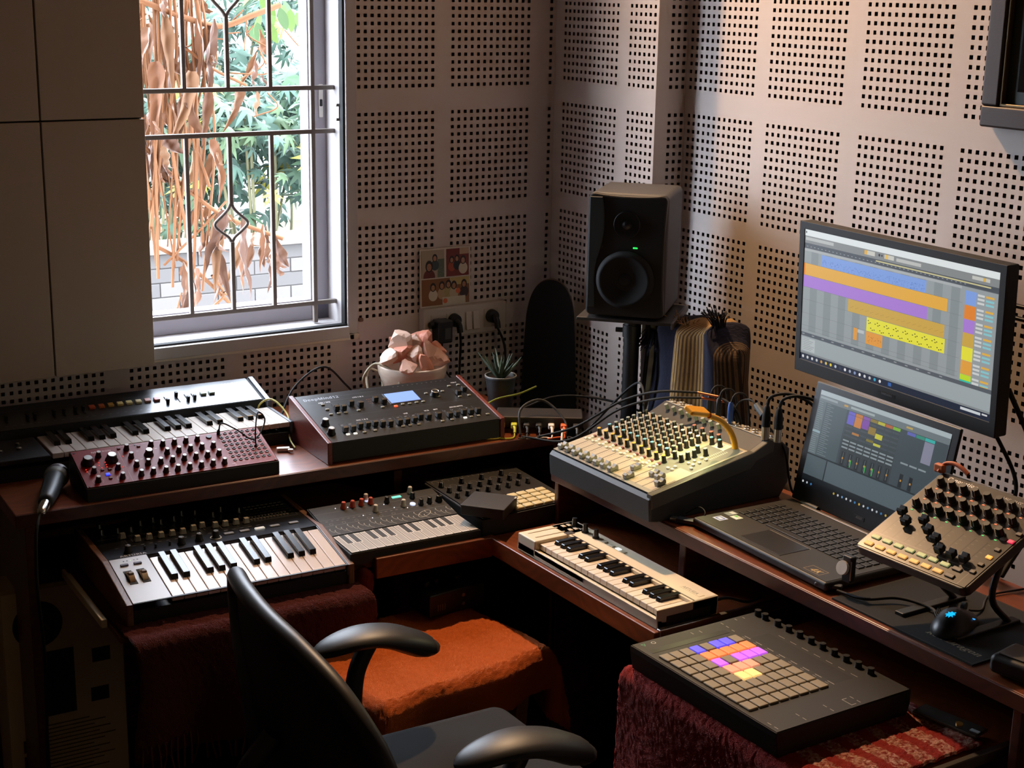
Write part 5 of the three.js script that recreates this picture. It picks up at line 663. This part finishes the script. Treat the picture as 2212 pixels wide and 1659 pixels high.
{ // woven shawl thrown over a low chair back behind the mixer
  const t = thing('draped_shawl', 'dark navy woven shawl with tan stripes and fringes draped over a pack behind the mixer', 'shawl', [0.27, 0, 0.752], -96);
  const tx = canvasTexture(1024, 512, (x, w, h) => { rect(x, '#16182e', 0, 0, w, h); rect(x, '#b9ad98', 110, 60, 60, h); rect(x, '#23253c', 60, 0, 70, h); for (let i = 0; i < 26; i++) rect(x, i % 2 ? '#6d5234' : '#c09a62', 540 + i * 10, 0, 10, 390); for (let i = 0; i < 26; i++) rect(x, i % 2 ? '#2a2018' : '#8d8478', 540 + i * 10, 390, 10, h); for (let i = 0; i < 14; i++) rect(x, i % 2 ? '#2a2018' : '#6a5236', 930 + i * 8, 0, 8, h); for (let i = 0; i < 5000; i++) { x.fillStyle = i % 2 ? 'rgba(10,10,20,.25)' : 'rgba(120,120,160,.10)'; x.fillRect(rnd() * w, rnd() * h, 2, 7); } });
  const nu = 90, nv = 60, g = new THREE.PlaneGeometry(1, 1, nu, nv), p = g.attributes.position, uv = g.attributes.uv;
  for (let i = 0; i < p.count; i++) {
    const u = uv.getX(i), v = uv.getY(i), x = (u - 0.5) * 0.4 * (1 + 0.08 * (1 - v)) * (u > 0.5 ? 1 - 0.3 * Math.min(1, v / 0.5, (1 - v) / 0.5 + 0.4) ** 2 : 1), topY = 1.045 + 0.022 * Math.exp(-(((u - 0.8) / 0.08) ** 2)) - 0.035 * Math.max(0, (u - 0.8) / 0.2) - 0.012 * Math.sin(u * 9), fold = 0.022 * Math.sin(u * 21 + 1.2 * Math.sin(v * 4)) * (1 - 0.6 * v) - 0.04 * Math.exp(-(((u - 0.3) / 0.1) ** 2 + ((v - 0.3) / 0.15) ** 2));
    const e = Math.sqrt(Math.max(0.002, 1 - (2 * u - 1) ** 2)), fd = fold * e; let y, z; if (v < 0.44) { const k = v / 0.44; y = 0.62 + (topY - 0.03 - 0.62) * k; z = (0.09 + 0.03 * (1 - k)) * e + fd; } else if (v < 0.6) { const a = (v - 0.44) / 0.16 * Math.PI; y = topY - 0.03 + 0.03 * Math.sin(a); z = 0.09 * e * Math.cos(a) + fd * (1 - (v - 0.44) / 0.16); } else { y = topY - 0.03 - (topY - 0.65) * (v - 0.6) / 0.4; z = -0.09 * e; }
    p.setXYZ(i, x, y, z);
  }
  g.computeVertexNormals(); put(t, 'woven_cloth', g, new THREE.MeshPhysicalMaterial({ map: tx, roughness: 0.95, side: THREE.DoubleSide, bumpMap: terryBump, bumpScale: 0.001 }));
  put(t, 'padded_core', rbox(0.25, 0.96, 0.07, 0.03, 4), M('#1a1a22', 0.95), -0.045, 0.48, -0.02);
  const fringe = (cx, cy, cz, n, sp, len, up) => { const l = []; for (let i = 0; i < n; i++) { const a = rr(-1, 1), b = rr(-1, 1); l.push(tube([[cx + a * sp * 0.6, cy, cz + b * 0.012], [cx + a * sp, cy + up * len * 0.5, cz + b * 0.02 + 0.008], [cx + a * sp * 1.3 + rr(-0.006, 0.006), cy + up * len * rr(0.5, 1), cz + b * 0.03 + 0.014]], 0.0013, 6, 4)); } return join(l); };
  put(t, 'fringe', fringe(0.088, 1.05, 0.02, 60, 0.02, 0.045, 1), M('#14162a', 0.95)).userData.kind = 'stuff'; put(t, 'fringe', fringe(-0.02, 1.03, 0.05, 50, 0.05, 0.03, 1), M('#b08a58', 0.95)).userData.kind = 'stuff'; put(t, 'fringe', fringe(-0.12, 1.0, 0.07, 60, 0.04, 0.05, -1), M('#1a1d38', 0.95)).userData.kind = 'stuff';
  const w = thing('pale_cloth', 'pale and blue patterned cloth hanging beside the speaker pole left of the shawl', 'cloth', [0.235, 0, 0.625], -60); const wg = new THREE.PlaneGeometry(0.085, 0.42, 14, 20), wp = wg.attributes.position; for (let i = 0; i < wp.count; i++) wp.setZ(i, 0.012 * Math.sin(wp.getX(i) * 90) + 0.01 * Math.sin(wp.getY(i) * 9)); wg.computeVertexNormals(); put(w, 'cloth', wg, new THREE.MeshPhysicalMaterial({ side: THREE.DoubleSide, roughness: 0.95, map: canvasTexture(128, 512, (x, a, b) => { rect(x, '#c9c6c4', 0, 0, a, b); rect(x, '#1e2244', 40, 60, 88, 120); rect(x, '#2a2f55', 20, 260, 90, 252); for (let i = 0; i < 220; i++) { x.fillStyle = ['#e0ddd6', '#1a1c30', '#a8985a', '#3a4068'][i % 4]; x.fillRect(40 + rnd() * 88, 40 + rnd() * 300, 8, 4); } }) }), 0, 0.82, 0); put(w, 'hanger_rod', cyl(0.004, 0.004, 1.03, 10), BLACK, 0.03, 0.515, -0.014);
}
{ // longboard deck standing in the corner
  const t = thing('longboard_deck', 'black grip-taped longboard deck standing upright in the room corner', 'skateboard', [0.235, 0, 0.14], -40); t.rotation.x = 0; const s = new THREE.Shape(); const w = 0.07; s.moveTo(-w, 0.12); s.bezierCurveTo(-w, 0.02, -0.03, 0, 0, 0); s.bezierCurveTo(0.03, 0, w, 0.02, w, 0.12); s.bezierCurveTo(w + 0.012, 0.4, w + 0.012, 0.7, w - 0.004, 0.94); s.bezierCurveTo(w - 0.012, 1.02, 0.03, 1.045, 0, 1.045); s.bezierCurveTo(-0.03, 1.045, -w + 0.012, 1.02, -w + 0.004, 0.94); s.bezierCurveTo(-w - 0.012, 0.7, -w - 0.012, 0.4, -w, 0.12);
  put(t, 'grip_tape', extrude(s, 0.002, 0), M('#0a0a0a', 0.95), 0, 0, 0.012); put(t, 'deck', extrude(s, 0.01, 0.001), M('#4a3522', 0.6), 0, 0.001, 0);
}
{ // wall sockets, plugs and photo collage
  const t = thing('socket_box', 'white wall socket box with two switches between its outlets', 'socket', [0.03, 0.93, 0], 0); put(t, 'housing', rbox(0.262, 0.082, 0.03, 0.003), M('#c9bfb2', 0.5), 0, 0, 0.0155); for (const x of [-0.088, -0.04, 0.08]) { const o = put(t, 'outlet', rbox(0.045, 0.05, 0.003, 0.002), M('#c4b9ab', 0.45), x, 0, 0.0315); put(o, 'pin_hole', at(cyl(0.0025, 0.0025, 0.002, 12), 0, 0, 0, Math.PI / 2), BLACK, 0, 0.012, 0.0012); } for (const x of [0.008, 0.031]) put(t, 'rocker_switch', at(rbox(0.019, 0.05, 0.006, 0.002), 0, 0, 0, -0.12), M('#cfc4b6', 0.4), x, -0.002, 0.033);
  const a = thing('power_adapter', 'chunky black power adapter in the leftmost wall outlet above the bowl', 'adapter', [-0.058, 0.918, 0.034]); put(a, 'body', rbox(0.044, 0.062, 0.04, 0.005), BLACK, 0, -0.004, 0.021); put(a, 'side_plug', at(cyl(0.009, 0.009, 0.02, 16), 0, 0, 0, 0, 0, Math.PI / 2), BLACK, -0.024, 0.012, 0.012); put(a, 'print', box(0.018, 0.03, 0.0006), M('#4a4a48', 0.6), 0.006, -0.008, 0.0414); put(a, 'lead', tube([[0.0, -0.034, 0.02], [0.0, -0.07, 0.022], [0.01, -0.12, 0.03], [0.03, -0.147, 0.05]], 0.0025, 24, 8), RUBBER);
  const plug = (name, label, x, pts) => { const p = thing(name, label, 'plug', [x, 0.935, 0.034]); put(p, 'face', at(cyl(0.017, 0.019, 0.014, 24), 0, 0, 0, Math.PI / 2), BLACK, 0, 0, 0.007); put(p, 'grip', tube([[0, 0, 0.012], [0.002, -0.008, 0.024], [0.004, -0.03, 0.028]], 0.0085, 16, 12), BLACK); put(p, 'lead', tube(pts, 0.0034, 40, 8), RUBBER); };
  plug('power_plug', 'black power plug beside the chunky adapter in the middle outlet', -0.01, [[0.004, -0.03, 0.028], [0.006, -0.06, 0.028], [0.003, -0.1, 0.03], [-0.012, -0.162, 0.05]]); plug('power_plug', 'black power plug alone in the right outlet above the potted aloe', 0.11, [[0.004, -0.03, 0.028], [0.018, -0.06, 0.03], [0.024, -0.09, 0.035], [0.01, -0.16, 0.06]]);
  const ph = thing('photo_collage', 'small pale frame with three family snapshots standing on the socket box', 'photo frame', [-0.024, 0.9715, 0.012]); ph.rotation.x = -0.03; put(ph, 'backing', rbox(0.157, 0.16, 0.006, 0.001), M('#d6cbbb', 0.6), 0, 0.08, 0);
  const person = (x, cx, cy, s, skin, hair, top) => { x.fillStyle = top; x.beginPath(); x.ellipse(cx, cy + s * 2.3, s * 1.5, s * 1.7, 0, 0, 7); x.fill(); x.fillStyle = hair; x.beginPath(); x.ellipse(cx, cy - s * 0.1, s * 0.95, s * 1.3, 0, 0, 7); x.fill(); x.fillStyle = skin; x.beginPath(); x.ellipse(cx, cy + s * 0.1, s * 0.6, s * 0.85, 0, 0, 7); x.fill(); x.fillStyle = '#4a2c20'; x.fillRect(cx - s * 0.35, cy - s * 0.05, s * 0.2, s * 0.1); x.fillRect(cx + s * 0.15, cy - s * 0.05, s * 0.2, s * 0.1); x.fillRect(cx - s * 0.15, cy + s * 0.5, s * 0.3, s * 0.08); };
  const pm = (w, h, f) => new THREE.MeshPhysicalMaterial({ roughness: 0.4, map: canvasTexture(w, h, f) });
  put(ph, 'snapshot', box(0.07, 0.075, 0.0012), pm(256, 272, (x, w, h) => { rect(x, '#b0a088', 0, 0, w, h); rect(x, '#5f6a58', 180, 90, 76, 180); person(x, 150, 80, 30, '#b98a68', '#1c120e', '#3a4648'); person(x, 85, 160, 44, '#b07c5c', '#2a1a12', '#6a2c24'); for (let i = 0; i < 40; i++) rect(x, '#7d8a70', 170 + rnd() * 80, 170 + rnd() * 90, 6, 6); }), -0.04, 0.118, 0.0036); put(ph, 'snapshot', box(0.07, 0.075, 0.0012), pm(256, 272, (x, w, h) => { rect(x, '#7a2c22', 0, 0, w, h); rect(x, '#c0a080', 150, 0, 106, 60); person(x, 60, 110, 28, '#b8805a', '#1c100c', '#b0502c'); person(x, 120, 100, 28, '#b88660', '#1a100c', '#1c1c26'); person(x, 190, 120, 34, '#c09070', '#2a1812', '#d8c8b0'); }), 0.037, 0.118, 0.0036); put(ph, 'snapshot', box(0.148, 0.072, 0.0012), pm(512, 250, (x, w, h) => { rect(x, '#8a5a30', 0, 0, w, h); rect(x, '#c8b070', 300, 0, 212, 70); [[120, 80, '#d8ccb4'], [215, 70, '#c0a078'], [285, 62, '#b0a068'], [345, 76, '#c8b898'], [455, 70, '#3a2a26']].forEach(([a, b, c]) => person(x, a, b, 32, '#b9855e', '#22140e', c)); rect(x, '#d8d0b8', 220, 180, 250, 70); x.fillStyle = '#e07040'; x.beginPath(); x.arc(390, 130, 26, 0, 7); x.arc(250, 215, 24, 0, 7); x.fill(); }), -0.001, 0.041, 0.0036);
}
{ // stone bowl filled with salt rocks
  const cx = -0.205, cz = 0.155, y0 = 0.772, R = 0.09; const st = noiseTexture(128, (u, v) => { const k = fbm(u, v, 6); return [240 - 36 * k, 230 - 52 * k, 218 - 66 * k]; }, 2, true);
  const b = thing('stone_bowl', 'pale pinkish stone bowl filled with salt rocks under the window corner', 'bowl', [cx, y0, cz]); put(b, 'bowl', lathe([[0, 0], [0.042, 0], [0.055, 0.008], [0.076, 0.036], [0.088, 0.068], [0.0905, 0.088], [0.087, 0.092], [0.081, 0.088], [0.072, 0.06], [0.05, 0.03], [0, 0.024]], 56), new THREE.MeshPhysicalMaterial({ map: st, roughness: 0.45 }));
  const rock = (s, sd) => { const g = new THREE.IcosahedronGeometry(1, 2), p = g.attributes.position, ns = Array.from({ length: 11 }, (_, i) => V(Math.sin(i * 2.4 + sd), Math.cos(i * 1.7 + sd * 2), Math.sin(i * 3.1 + sd * 0.7)).normalize()); for (let i = 0; i < p.count; i++) { const v = V(p.getX(i), p.getY(i), p.getZ(i)).normalize(); let d = 1.2; ns.forEach((n, k) => { const c = v.dot(n); if (c > 0) d = Math.min(d, (0.62 + 0.12 * Math.sin(k * 5 + sd)) / c); }); v.multiplyScalar(d); p.setXYZ(i, v.x * s * 1.15, v.y * s * 0.85, v.z * s); } g.deleteAttribute('normal'); g.computeVertexNormals(); return g; };
  const cols = ['#e8b49c', '#dd9478', '#e6bfa8', '#d98c72', '#e9c8b4'], lab = ['flat pale pink salt rock at the front left of the bowl', 'flat pink salt rock at the front centre of the bowl', 'large orange pink salt rock on top left of the pile', 'pale chunky salt rock at the upper right of the pile', 'pointed pale salt rock in the middle of the pile', 'rough cream salt rock right of the pile middle', 'orange salt rock at the right rim of the bowl', 'pale pink salt rock at the left rim of the bowl', 'brownish pink salt rock left under the topmost one', 'small pale salt rock between the two topmost rocks', 'cream salt rock at the front right of the bowl', 'pink salt rock at the back of the bowl'];
  [[-0.045, 0.092, 0.055, 0.026], [0.005, 0.094, 0.062, 0.027], [-0.03, 0.148, -0.005, 0.036], [0.035, 0.146, -0.01, 0.03], [-0.012, 0.114, 0.036, 0.026], [0.03, 0.116, 0.032, 0.027], [0.062, 0.112, 0.005, 0.028], [-0.066, 0.112, 0.012, 0.03], [-0.04, 0.12, 0.015, 0.03], [0.008, 0.142, 0.0, 0.024], [0.05, 0.102, 0.038, 0.026], [0.0, 0.115, -0.045, 0.04]].forEach(([x, y, z, s], i) => { const o = tag(put(scene, 'salt_rock', rock(s * 1.16, i * 1.3 + 1), M(cols[i % 5], 0.55, { flatShading: true, transmission: 0.12, thickness: 0.03, attenuationDistance: 0.05 }), cx + x * 1.04, y0 + y + 0.007, cz + z, i, i * 2.1, i * 0.7), lab[i], 'rock', 'salt rocks in the stone bowl'); });
  cable('coiled_flex', 'pale coiled flex lying left behind the stone bowl', [[-0.3, 0.778, 0.1], [-0.33, 0.83, 0.12], [-0.3, 0.868, 0.13], [-0.27, 0.84, 0.2], [-0.29, 0.79, 0.22], [-0.33, 0.8, 0.16], [-0.31, 0.85, 0.11], [-0.27, 0.83, 0.1], [-0.29, 0.785, 0.15], [-0.33, 0.79, 0.2], [-0.36, 0.778, 0.25]], 0.0035, M('#a89a80', 0.6), 'cable', 90);
}
{ // potted aloe
  const t = thing('potted_aloe', 'small spiky aloe plant in a dark grey pot beside the black synthesizer', 'plant', [-0.053, 0.77, 0.345]); put(t, 'pot', lathe([[0, 0], [0.029, 0], [0.039, 0.078], [0.041, 0.08], [0.041, 0.086], [0.037, 0.086], [0.035, 0.074], [0, 0.07]], 36), M('#2c3132', 0.5)); put(t, 'pot_rim', new THREE.TorusGeometry(0.0395, 0.0018, 8, 40).rotateX(Math.PI / 2), M('#8d8a84', 0.5), 0, 0.086, 0); put(t, 'soil', cyl(0.036, 0.036, 0.004, 24), M('#2e2018', 0.95), 0, 0.074, 0);
  for (let i = 0; i < 13; i++) { const a = i * 2.4, ln = rr(0.05, 0.085), lean = 0.25 + 0.75 * (i / 13), pts = [0, 0.35, 0.7, 1].map((k) => [Math.sin(a) * lean * ln * k * (1.1 - 0.3 * k), ln * k * (1 - 0.25 * lean), Math.cos(a) * lean * ln * k]); const g = tube(pts, 0.006, 14, 7), p = g.attributes.position; for (let j = 0; j < p.count; j++) { const k = Math.floor(j / 8) / 14, c = new THREE.CatmullRomCurve3(pts.map((q) => V(...q))).getPoint(k), s = 1 - 0.92 * k ** 1.4; p.setXYZ(j, c.x + (p.getX(j) - c.x) * s, c.y + (p.getY(j) - c.y) * s, c.z + (p.getZ(j) - c.z) * s); } g.computeVertexNormals(); put(t, 'leaf', g, M(i % 2 ? '#4c5c46' : '#3a4a3c', 0.5), 0, 0.076, 0); }
}
{ // usb hub with coloured plugs at the desk end
  const t = thing('usb_hub', 'black slab usb hub lying at the right end of the left desk', 'usb hub', [-0.065, 0.785, 0.545], -33); put(t, 'body', rbox(0.21, 0.028, 0.085, 0.004), M('#241d18', 0.5), 0, 0.01, 0); put(t, 'front_edge', rbox(0.2, 0.004, 0.004, 0.001), M('#4a4038', 0.4), 0, 0.022, 0.042); for (const x of [-0.08, 0.08]) put(t, 'foot', cyl(0.008, 0.008, 0.012, 12), RUBBER, x, -0.009, 0);
  const cs = [['#e8cc58', 'pale yellow'], ['#c8c83a', 'lime yellow'], ['#2a2826', 'black, leftmost dark'], ['#242220', 'black, second dark'], ['#e8dccc', 'white'], ['#f06a30', 'orange'], ['#35322f', 'dark grey, rightmost']], co = Math.cos(-33 * D), si = Math.sin(-33 * D);
  cs.forEach(([c, n], i) => { const u = -0.092 + i * 0.03, x = -0.065 + u * co + 0.052 * si, z = 0.545 - u * si + 0.052 * co; const p = thing('usb_plug', n + ' usb plug in the front of the black hub at the desk end', 'plug', [x, 0.79, z], -33, 'usb plugs in the hub'); put(p, 'shell', rbox(0.015, 0.012, 0.026, 0.003), M(c, 0.5), 0, 0, 0); put(p, 'strain_relief', tube([[0, 0, 0.012], [0.002, -0.002, 0.02], [0.002, -0.01, 0.03]], 0.0035, 10, 8), M(c, 0.5)); put(p, 'lead', tube([[0.002, -0.01, 0.03], [0.0, -0.0165, 0.045], [-0.02 + 0.006 * (i % 3), -0.017, 0.06 - 0.005 * i], [-0.06 + 0.02 * (i % 4), -0.0175, 0.05]], 0.0018, 24, 6), M(c, 0.6)); });
  cable('looped_cable', 'black and white cable arching over the usb hub and dropping behind the drum machine', [[-0.15, 0.776, 0.59], [-0.13, 0.83, 0.56], [-0.07, 0.845, 0.56], [-0.04, 0.8, 0.62], [-0.07, 0.76, 0.66], [-0.1, 0.7, 0.69], [-0.13, 0.66, 0.72]], 0.003, M('#2a2724', 0.6)); cable('white_cable', 'short pale cable bowing down from the hub toward the mixer front', [[-0.062, 0.79, 0.64], [-0.09, 0.755, 0.68], [-0.12, 0.72, 0.74], [-0.19, 0.695, 0.83]], 0.003, M('#d8d0c4', 0.5));
  cable('green_cable', 'thin yellow green cable end sticking up behind the hub', [[-0.16, 0.8, 0.42], [-0.1, 0.812, 0.4], [-0.03, 0.818, 0.4], [0.02, 0.83, 0.4]], 0.0025, M('#8a9a3a', 0.5)); cable('corner_cable', 'long black cable running level along the corner behind the hub', [[-0.05, 0.79, 0.44], [0.04, 0.815, 0.46], [0.14, 0.81, 0.52], [0.2, 0.79, 0.6], [0.22, 0.775, 0.72]], 0.003, RUBBER);
  cable('yellow_cable', 'pale yellow looped lead between the vocoder keyboard and the black synthesizer', [[-0.66, 0.775, 0.2], [-0.66, 0.83, 0.22], [-0.64, 0.845, 0.24], [-0.625, 0.82, 0.3], [-0.655, 0.785, 0.38], [-0.66, 0.774, 0.42]], 0.0022, M('#b8a850', 0.5)); cable('dark_cable', 'dark cable arching on the desk behind the black synthesizer', [[-0.63, 0.775, 0.25], [-0.55, 0.85, 0.18], [-0.45, 0.88, 0.14], [-0.38, 0.82, 0.12], [-0.34, 0.774, 0.12]], 0.0026, RUBBER);
  const s = thing('bright_adapter', 'small white plastic clip lying on the desk between the red and black synthesizers', 'clip', [-0.69, 0.772, 0.42], -20); put(s, 'body', rbox(0.03, 0.008, 0.014, 0.002), WHITE, 0, 0.004, 0); put(s, 'tab', rbox(0.012, 0.006, 0.01, 0.002), WHITE, 0.016, 0.004, 0.012);
}
{ // office chair, seen from behind
  const t = thing('office_chair', 'black mesh-back office chair with curved armrests in the foreground', 'chair', [-0.8, 0, 1.46], -90);
  // local: +z is the front (towards world -x is the back) after the turn; u runs along world z
  const bm = new THREE.MeshPhysicalMaterial({ color: '#121212', roughness: 0.8, bumpMap: terryBump, bumpScale: 0.002, side: THREE.DoubleSide }), pl = M('#17181a', 0.46);
  const S = (x, y, z) => [z - 1.46, y, -(x + 0.8)], SB = (x, y, z) => S(x, y - 0.006, z - 0.035);   // world (x, y, z) to the chair's own axes
  const out = [[1.1, 0.745], [1.145, 0.792], [1.28, 0.82], [1.42, 0.825], [1.54, 0.818], [1.65, 0.785], [1.73, 0.72], [1.76, 0.64], [1.75, 0.58], [1.68, 0.48], [1.62, 0.42], [1.32, 0.42], [1.29, 0.5], [1.28, 0.58], [1.23, 0.65], [1.13, 0.7]];
  const cur = new THREE.CatmullRomCurve3(out.map(([z, y]) => V(z, y, 0)), true), rim = cur.getPoints(90).map((p) => { const b = 0.05 * ((p.x - 1.47) / 0.3) ** 2; return SB(-1.15 + b + 0.06 * Math.max(0, 0.75 - p.y), p.y, p.x); });
  const rg = new THREE.TubeGeometry(new THREE.CatmullRomCurve3(rim.map((p) => V(...p)), true), 120, 0.017, 12, true); put(t, 'back_frame', rg, pl);
  const sp = new THREE.ShapeGeometry(shape(cur.getPoints(60).map((p) => [p.x, p.y])), 4); const grid2 = []; { const pos = [], ix = [], n = 26; const zs = (y) => { const c = cur.getPoints(200); let a = 9, b = -9; for (const p of c) if (Math.abs(p.y - y) < 0.006) { a = Math.min(a, p.x); b = Math.max(b, p.x); } return a < b ? [a, b] : null; }; const rows = []; for (let j = 0; j <= n; j++) { const y = 0.43 + (0.865 - 0.43) * j / n, r = zs(y); if (r) rows.push([y, r]); } rows.forEach(([y, [a, b]], j) => { for (let i = 0; i <= n; i++) { const z = a + (b - a) * i / n, k = 0.05 * ((z - 1.47) / 0.3) ** 2; pos.push(...SB(-1.15 + k + 0.06 * Math.max(0, 0.75 - y), y, z)); if (i < n && j < rows.length - 1) { const q = j * (n + 1) + i; ix.push(q, q + 1, q + n + 2, q, q + n + 2, q + n + 1); } } }); const g = new THREE.BufferGeometry(); g.setAttribute('position', new THREE.Float32BufferAttribute(pos, 3)); g.setAttribute('uv', new THREE.Float32BufferAttribute(pos.flatMap((v, i) => (i % 3 === 0 ? [v * 30] : i % 3 === 1 ? [v * 30] : [])), 2)); g.setIndex(ix); g.computeVertexNormals(); put(t, 'mesh_back', g, bm); }
  const seat = rbox(0.48, 0.09, 0.46, 0.04, 5).clone(); { const p = seat.attributes.position; for (let i = 0; i < p.count; i++) { const z = p.getZ(i), x = p.getX(i); p.setY(i, p.getY(i) - 0.05 * Math.max(0, -z - 0.12) ** 1.3 * 4 + 0.01 * Math.cos(x * 6)); } seat.computeVertexNormals(); } put(t, 'seat', seat, M('#131315', 0.9), 0.0, 0.43, 0.02);
  const arm = (z0, name) => { const pad = [], n = 16; for (let i = 0; i <= n; i++) { const k = i / n, x = -0.985 + 0.25 * k, y = (z0 > 1.5 ? 0.658 : 0.642) + 0.035 * Math.sin(Math.PI * Math.min(1, k * 1.15)) - 0.03 * k; pad.push(S(x, y, z0 + 0.02 * Math.sin(k * 3))); } const g = tube(pad, 0.044, 30, 14), p = g.attributes.position, cv = new THREE.CatmullRomCurve3(pad.map((q) => V(...q))); for (let j = 0; j < p.count; j++) { const k = Math.floor(j / 15) / 30, c = cv.getPointAt(k), w = Math.sqrt(Math.max(0.02, 1 - (2 * k - 1) ** 6)) * (0.75 + 0.35 * Math.sin(k * 2.2)); p.setXYZ(j, c.x + (p.getX(j) - c.x) * w, c.y + (p.getY(j) - c.y) * 0.36 * Math.max(0.35, w), c.z + (p.getZ(j) - c.z) * w); } g.computeVertexNormals(); put(t, 'armrest_pad', g, pl); put(t, 'armrest_post', tube([S(-0.86, 0.66, z0), S(-0.9, 0.58, z0), S(-0.9, 0.46, z0 + (z0 < 1.4 ? 0.02 : -0.02)), S(-0.84, 0.4, z0 + (z0 < 1.4 ? 0.1 : -0.1))], 0.017, 24, 10), pl); };
  arm(1.2); arm(1.705);
  put(t, 'back_support', tube([S(-1.15, 0.62, 1.4), S(-1.2, 0.55, 1.39), S(-1.21, 0.46, 1.4), S(-1.1, 0.38, 1.44), S(-0.9, 0.37, 1.46)], 0.02, 24, 10), pl); put(t, 'back_lever', tube([S(-1.3, 0.42, 1.42), S(-1.31, 0.5, 1.43), S(-1.26, 0.545, 1.46), S(-1.19, 0.5, 1.5), S(-1.16, 0.43, 1.52)], 0.014, 30, 10), M('#4a4642', 0.3, { metalness: 0.5 }));
  put(t, 'gas_lift', cyl(0.028, 0.028, 0.3, 20), BLACK, 0, 0.25, 0); for (let i = 0; i < 5; i++) { const a = i * 1.2566 + 0.3; put(t, 'base_leg', tube([[0, 0.11, 0], [Math.sin(a) * 0.16, 0.1, Math.cos(a) * 0.16], [Math.sin(a) * 0.3, 0.075, Math.cos(a) * 0.3]], 0.02, 12, 8), BLACK); put(t, 'castor', at(cyl(0.028, 0.028, 0.04, 18), 0, 0, 0, Math.PI / 2, a), BLACK, Math.sin(a) * 0.3, 0.029, Math.cos(a) * 0.3); }
}
{ // printed cardboard box under the left desk end
  const t = thing('printed_carton', 'pale printed carton with dark pictures standing under the left desk end', 'carton', [-1.215, 0, 0.42], -2); put(t, 'carton', rbox(0.26, 0.5, 0.09, 0.003), M('#a08a60', 0.8), 0, 0.305, -0.05); put(t, 'print', box(0.255, 0.48, 0.001), new THREE.MeshPhysicalMaterial({ roughness: 0.7, map: canvasTexture(384, 720, (x, w, h) => { rect(x, '#cbb68c', 0, 0, w, h); x.fillStyle = '#1e1812'; x.beginPath(); x.arc(110, 120, 80, 0, 7); x.fill(); x.strokeStyle = '#6d5c44'; x.lineWidth = 6; for (let i = 0; i < 3; i++) { x.beginPath(); x.moveTo(110, 120); x.quadraticCurveTo(110 + 30 * Math.cos(i * 2.1), 120 + 30 * Math.sin(i * 2.1), 110 + 42 * Math.cos(i * 2.1 + 0.6), 120 + 42 * Math.sin(i * 2.1 + 0.6)); x.stroke(); } rect(x, '#1c1712', 70, 220, 150, 230); rect(x, '#241d16', 280, 240, 60, 50); rect(x, '#241d16', 270, 380, 60, 50); for (let i = 0; i < 14; i++) rect(x, '#6a5638', 60, 480 + i * 14, 200 + (i * 53) % 90, 5); for (let i = 0; i < 3; i++) rect(x, '#4a2418', 40, 520 + i * 58, 50, 44); }) }), 0, 0.305, -0.0042); put(t, 'plinth', rbox(0.24, 0.055, 0.08, 0.002), M('#2a2018', 0.8), 0, 0.0275, -0.05);
}
{ // framed picture on the right wall
  const t = thing('picture_frame', 'dark wooden picture frame with a black image at the top right on the wall', 'picture', [XR, 1.563, 1.424], -90); const W = 0.5, H = 0.62, fm = woodMat('#1e0e08', '#351a10', 0.55, 3), b = 0.042; put(t, 'frame_rail', rbox(W, b, 0.03, 0.005), fm, W / 2, b / 2, 0.016); put(t, 'frame_rail', rbox(W, b, 0.03, 0.005), fm, W / 2, H - b / 2, 0.016); put(t, 'frame_stile', rbox(b, H - 2 * b, 0.03, 0.005), fm, b / 2, H / 2, 0.016); put(t, 'frame_stile', rbox(b, H - 2 * b, 0.03, 0.005), fm, W - b / 2, H / 2, 0.016);
  const gd = M('#7d6a4c', 0.3, { metalness: 0.6 }); put(t, 'inner_fillet', rbox(W - 2 * b, 0.006, 0.012, 0.002), gd, W / 2, b + 0.003, 0.02); put(t, 'inner_fillet', rbox(0.006, H - 2 * b, 0.012, 0.002), gd, b + 0.003, H / 2, 0.02); put(t, 'mat_board', box(W - 2 * b, H - 2 * b, 0.004), M('#3a4038', 0.6), W / 2, H / 2, 0.008); put(t, 'image', box(W - 2 * b - 0.06, H - 2 * b - 0.06, 0.002), new THREE.MeshPhysicalMaterial({ color: '#080a0a', roughness: 0.12, clearcoat: 1 }), W / 2, H / 2, 0.011);
}
{ // aimed ceiling spotlight near the corner, out of the picture
  const [x, y, z] = SPOT_POS, t = thing('ceiling_spotlight', 'small white ceiling spotlight aimed from the corner at the desk', 'lamp', [x, y, z]); const d = V(SPOT_AIM[0] - x, SPOT_AIM[1] - y, SPOT_AIM[2] - z).normalize(), q = new THREE.Quaternion().setFromUnitVectors(V(0, -1, 0), d);
  const head = new THREE.Group(); head.name = 'lamp_head'; head.quaternion.copy(q); t.add(head); put(head, 'housing', lathe([[0, 0.07], [0.03, 0.07], [0.038, 0.06], [0.04, 0.0], [0.036, 0.0], [0.034, 0.02], [0, 0.02]], 30), M('#dad6d0', 0.5)); put(head, 'glowing_lens', cyl(0.033, 0.033, 0.002, 28), M('#ffd9a6', 0.4, { glow: 4 }), 0, 0.012, 0);
  put(t, 'stem', cyl(0.006, 0.006, 0.12, 12), M('#dad6d0', 0.5), -d.x * 0.06, 0.06, -d.z * 0.06);
  const s = new THREE.SpotLight('#ffcf9e', SPOT, 0, 43 * D, 1, 2); s.name = 'lamp_light'; s.position.set(x + d.x * 0.002, y + d.y * 0.002, z + d.z * 0.002); s.target.position.set(...SPOT_AIM); s.castShadow = true; s.shadow.radius = 1.6; s.shadow.mapSize.set(2048, 2048); scene.add(s); scene.add(s.target);
}
scene.traverse((o) => { if (o.isMesh) o.castShadow = o.receiveShadow = true; });
renderer.render(scene, camera);
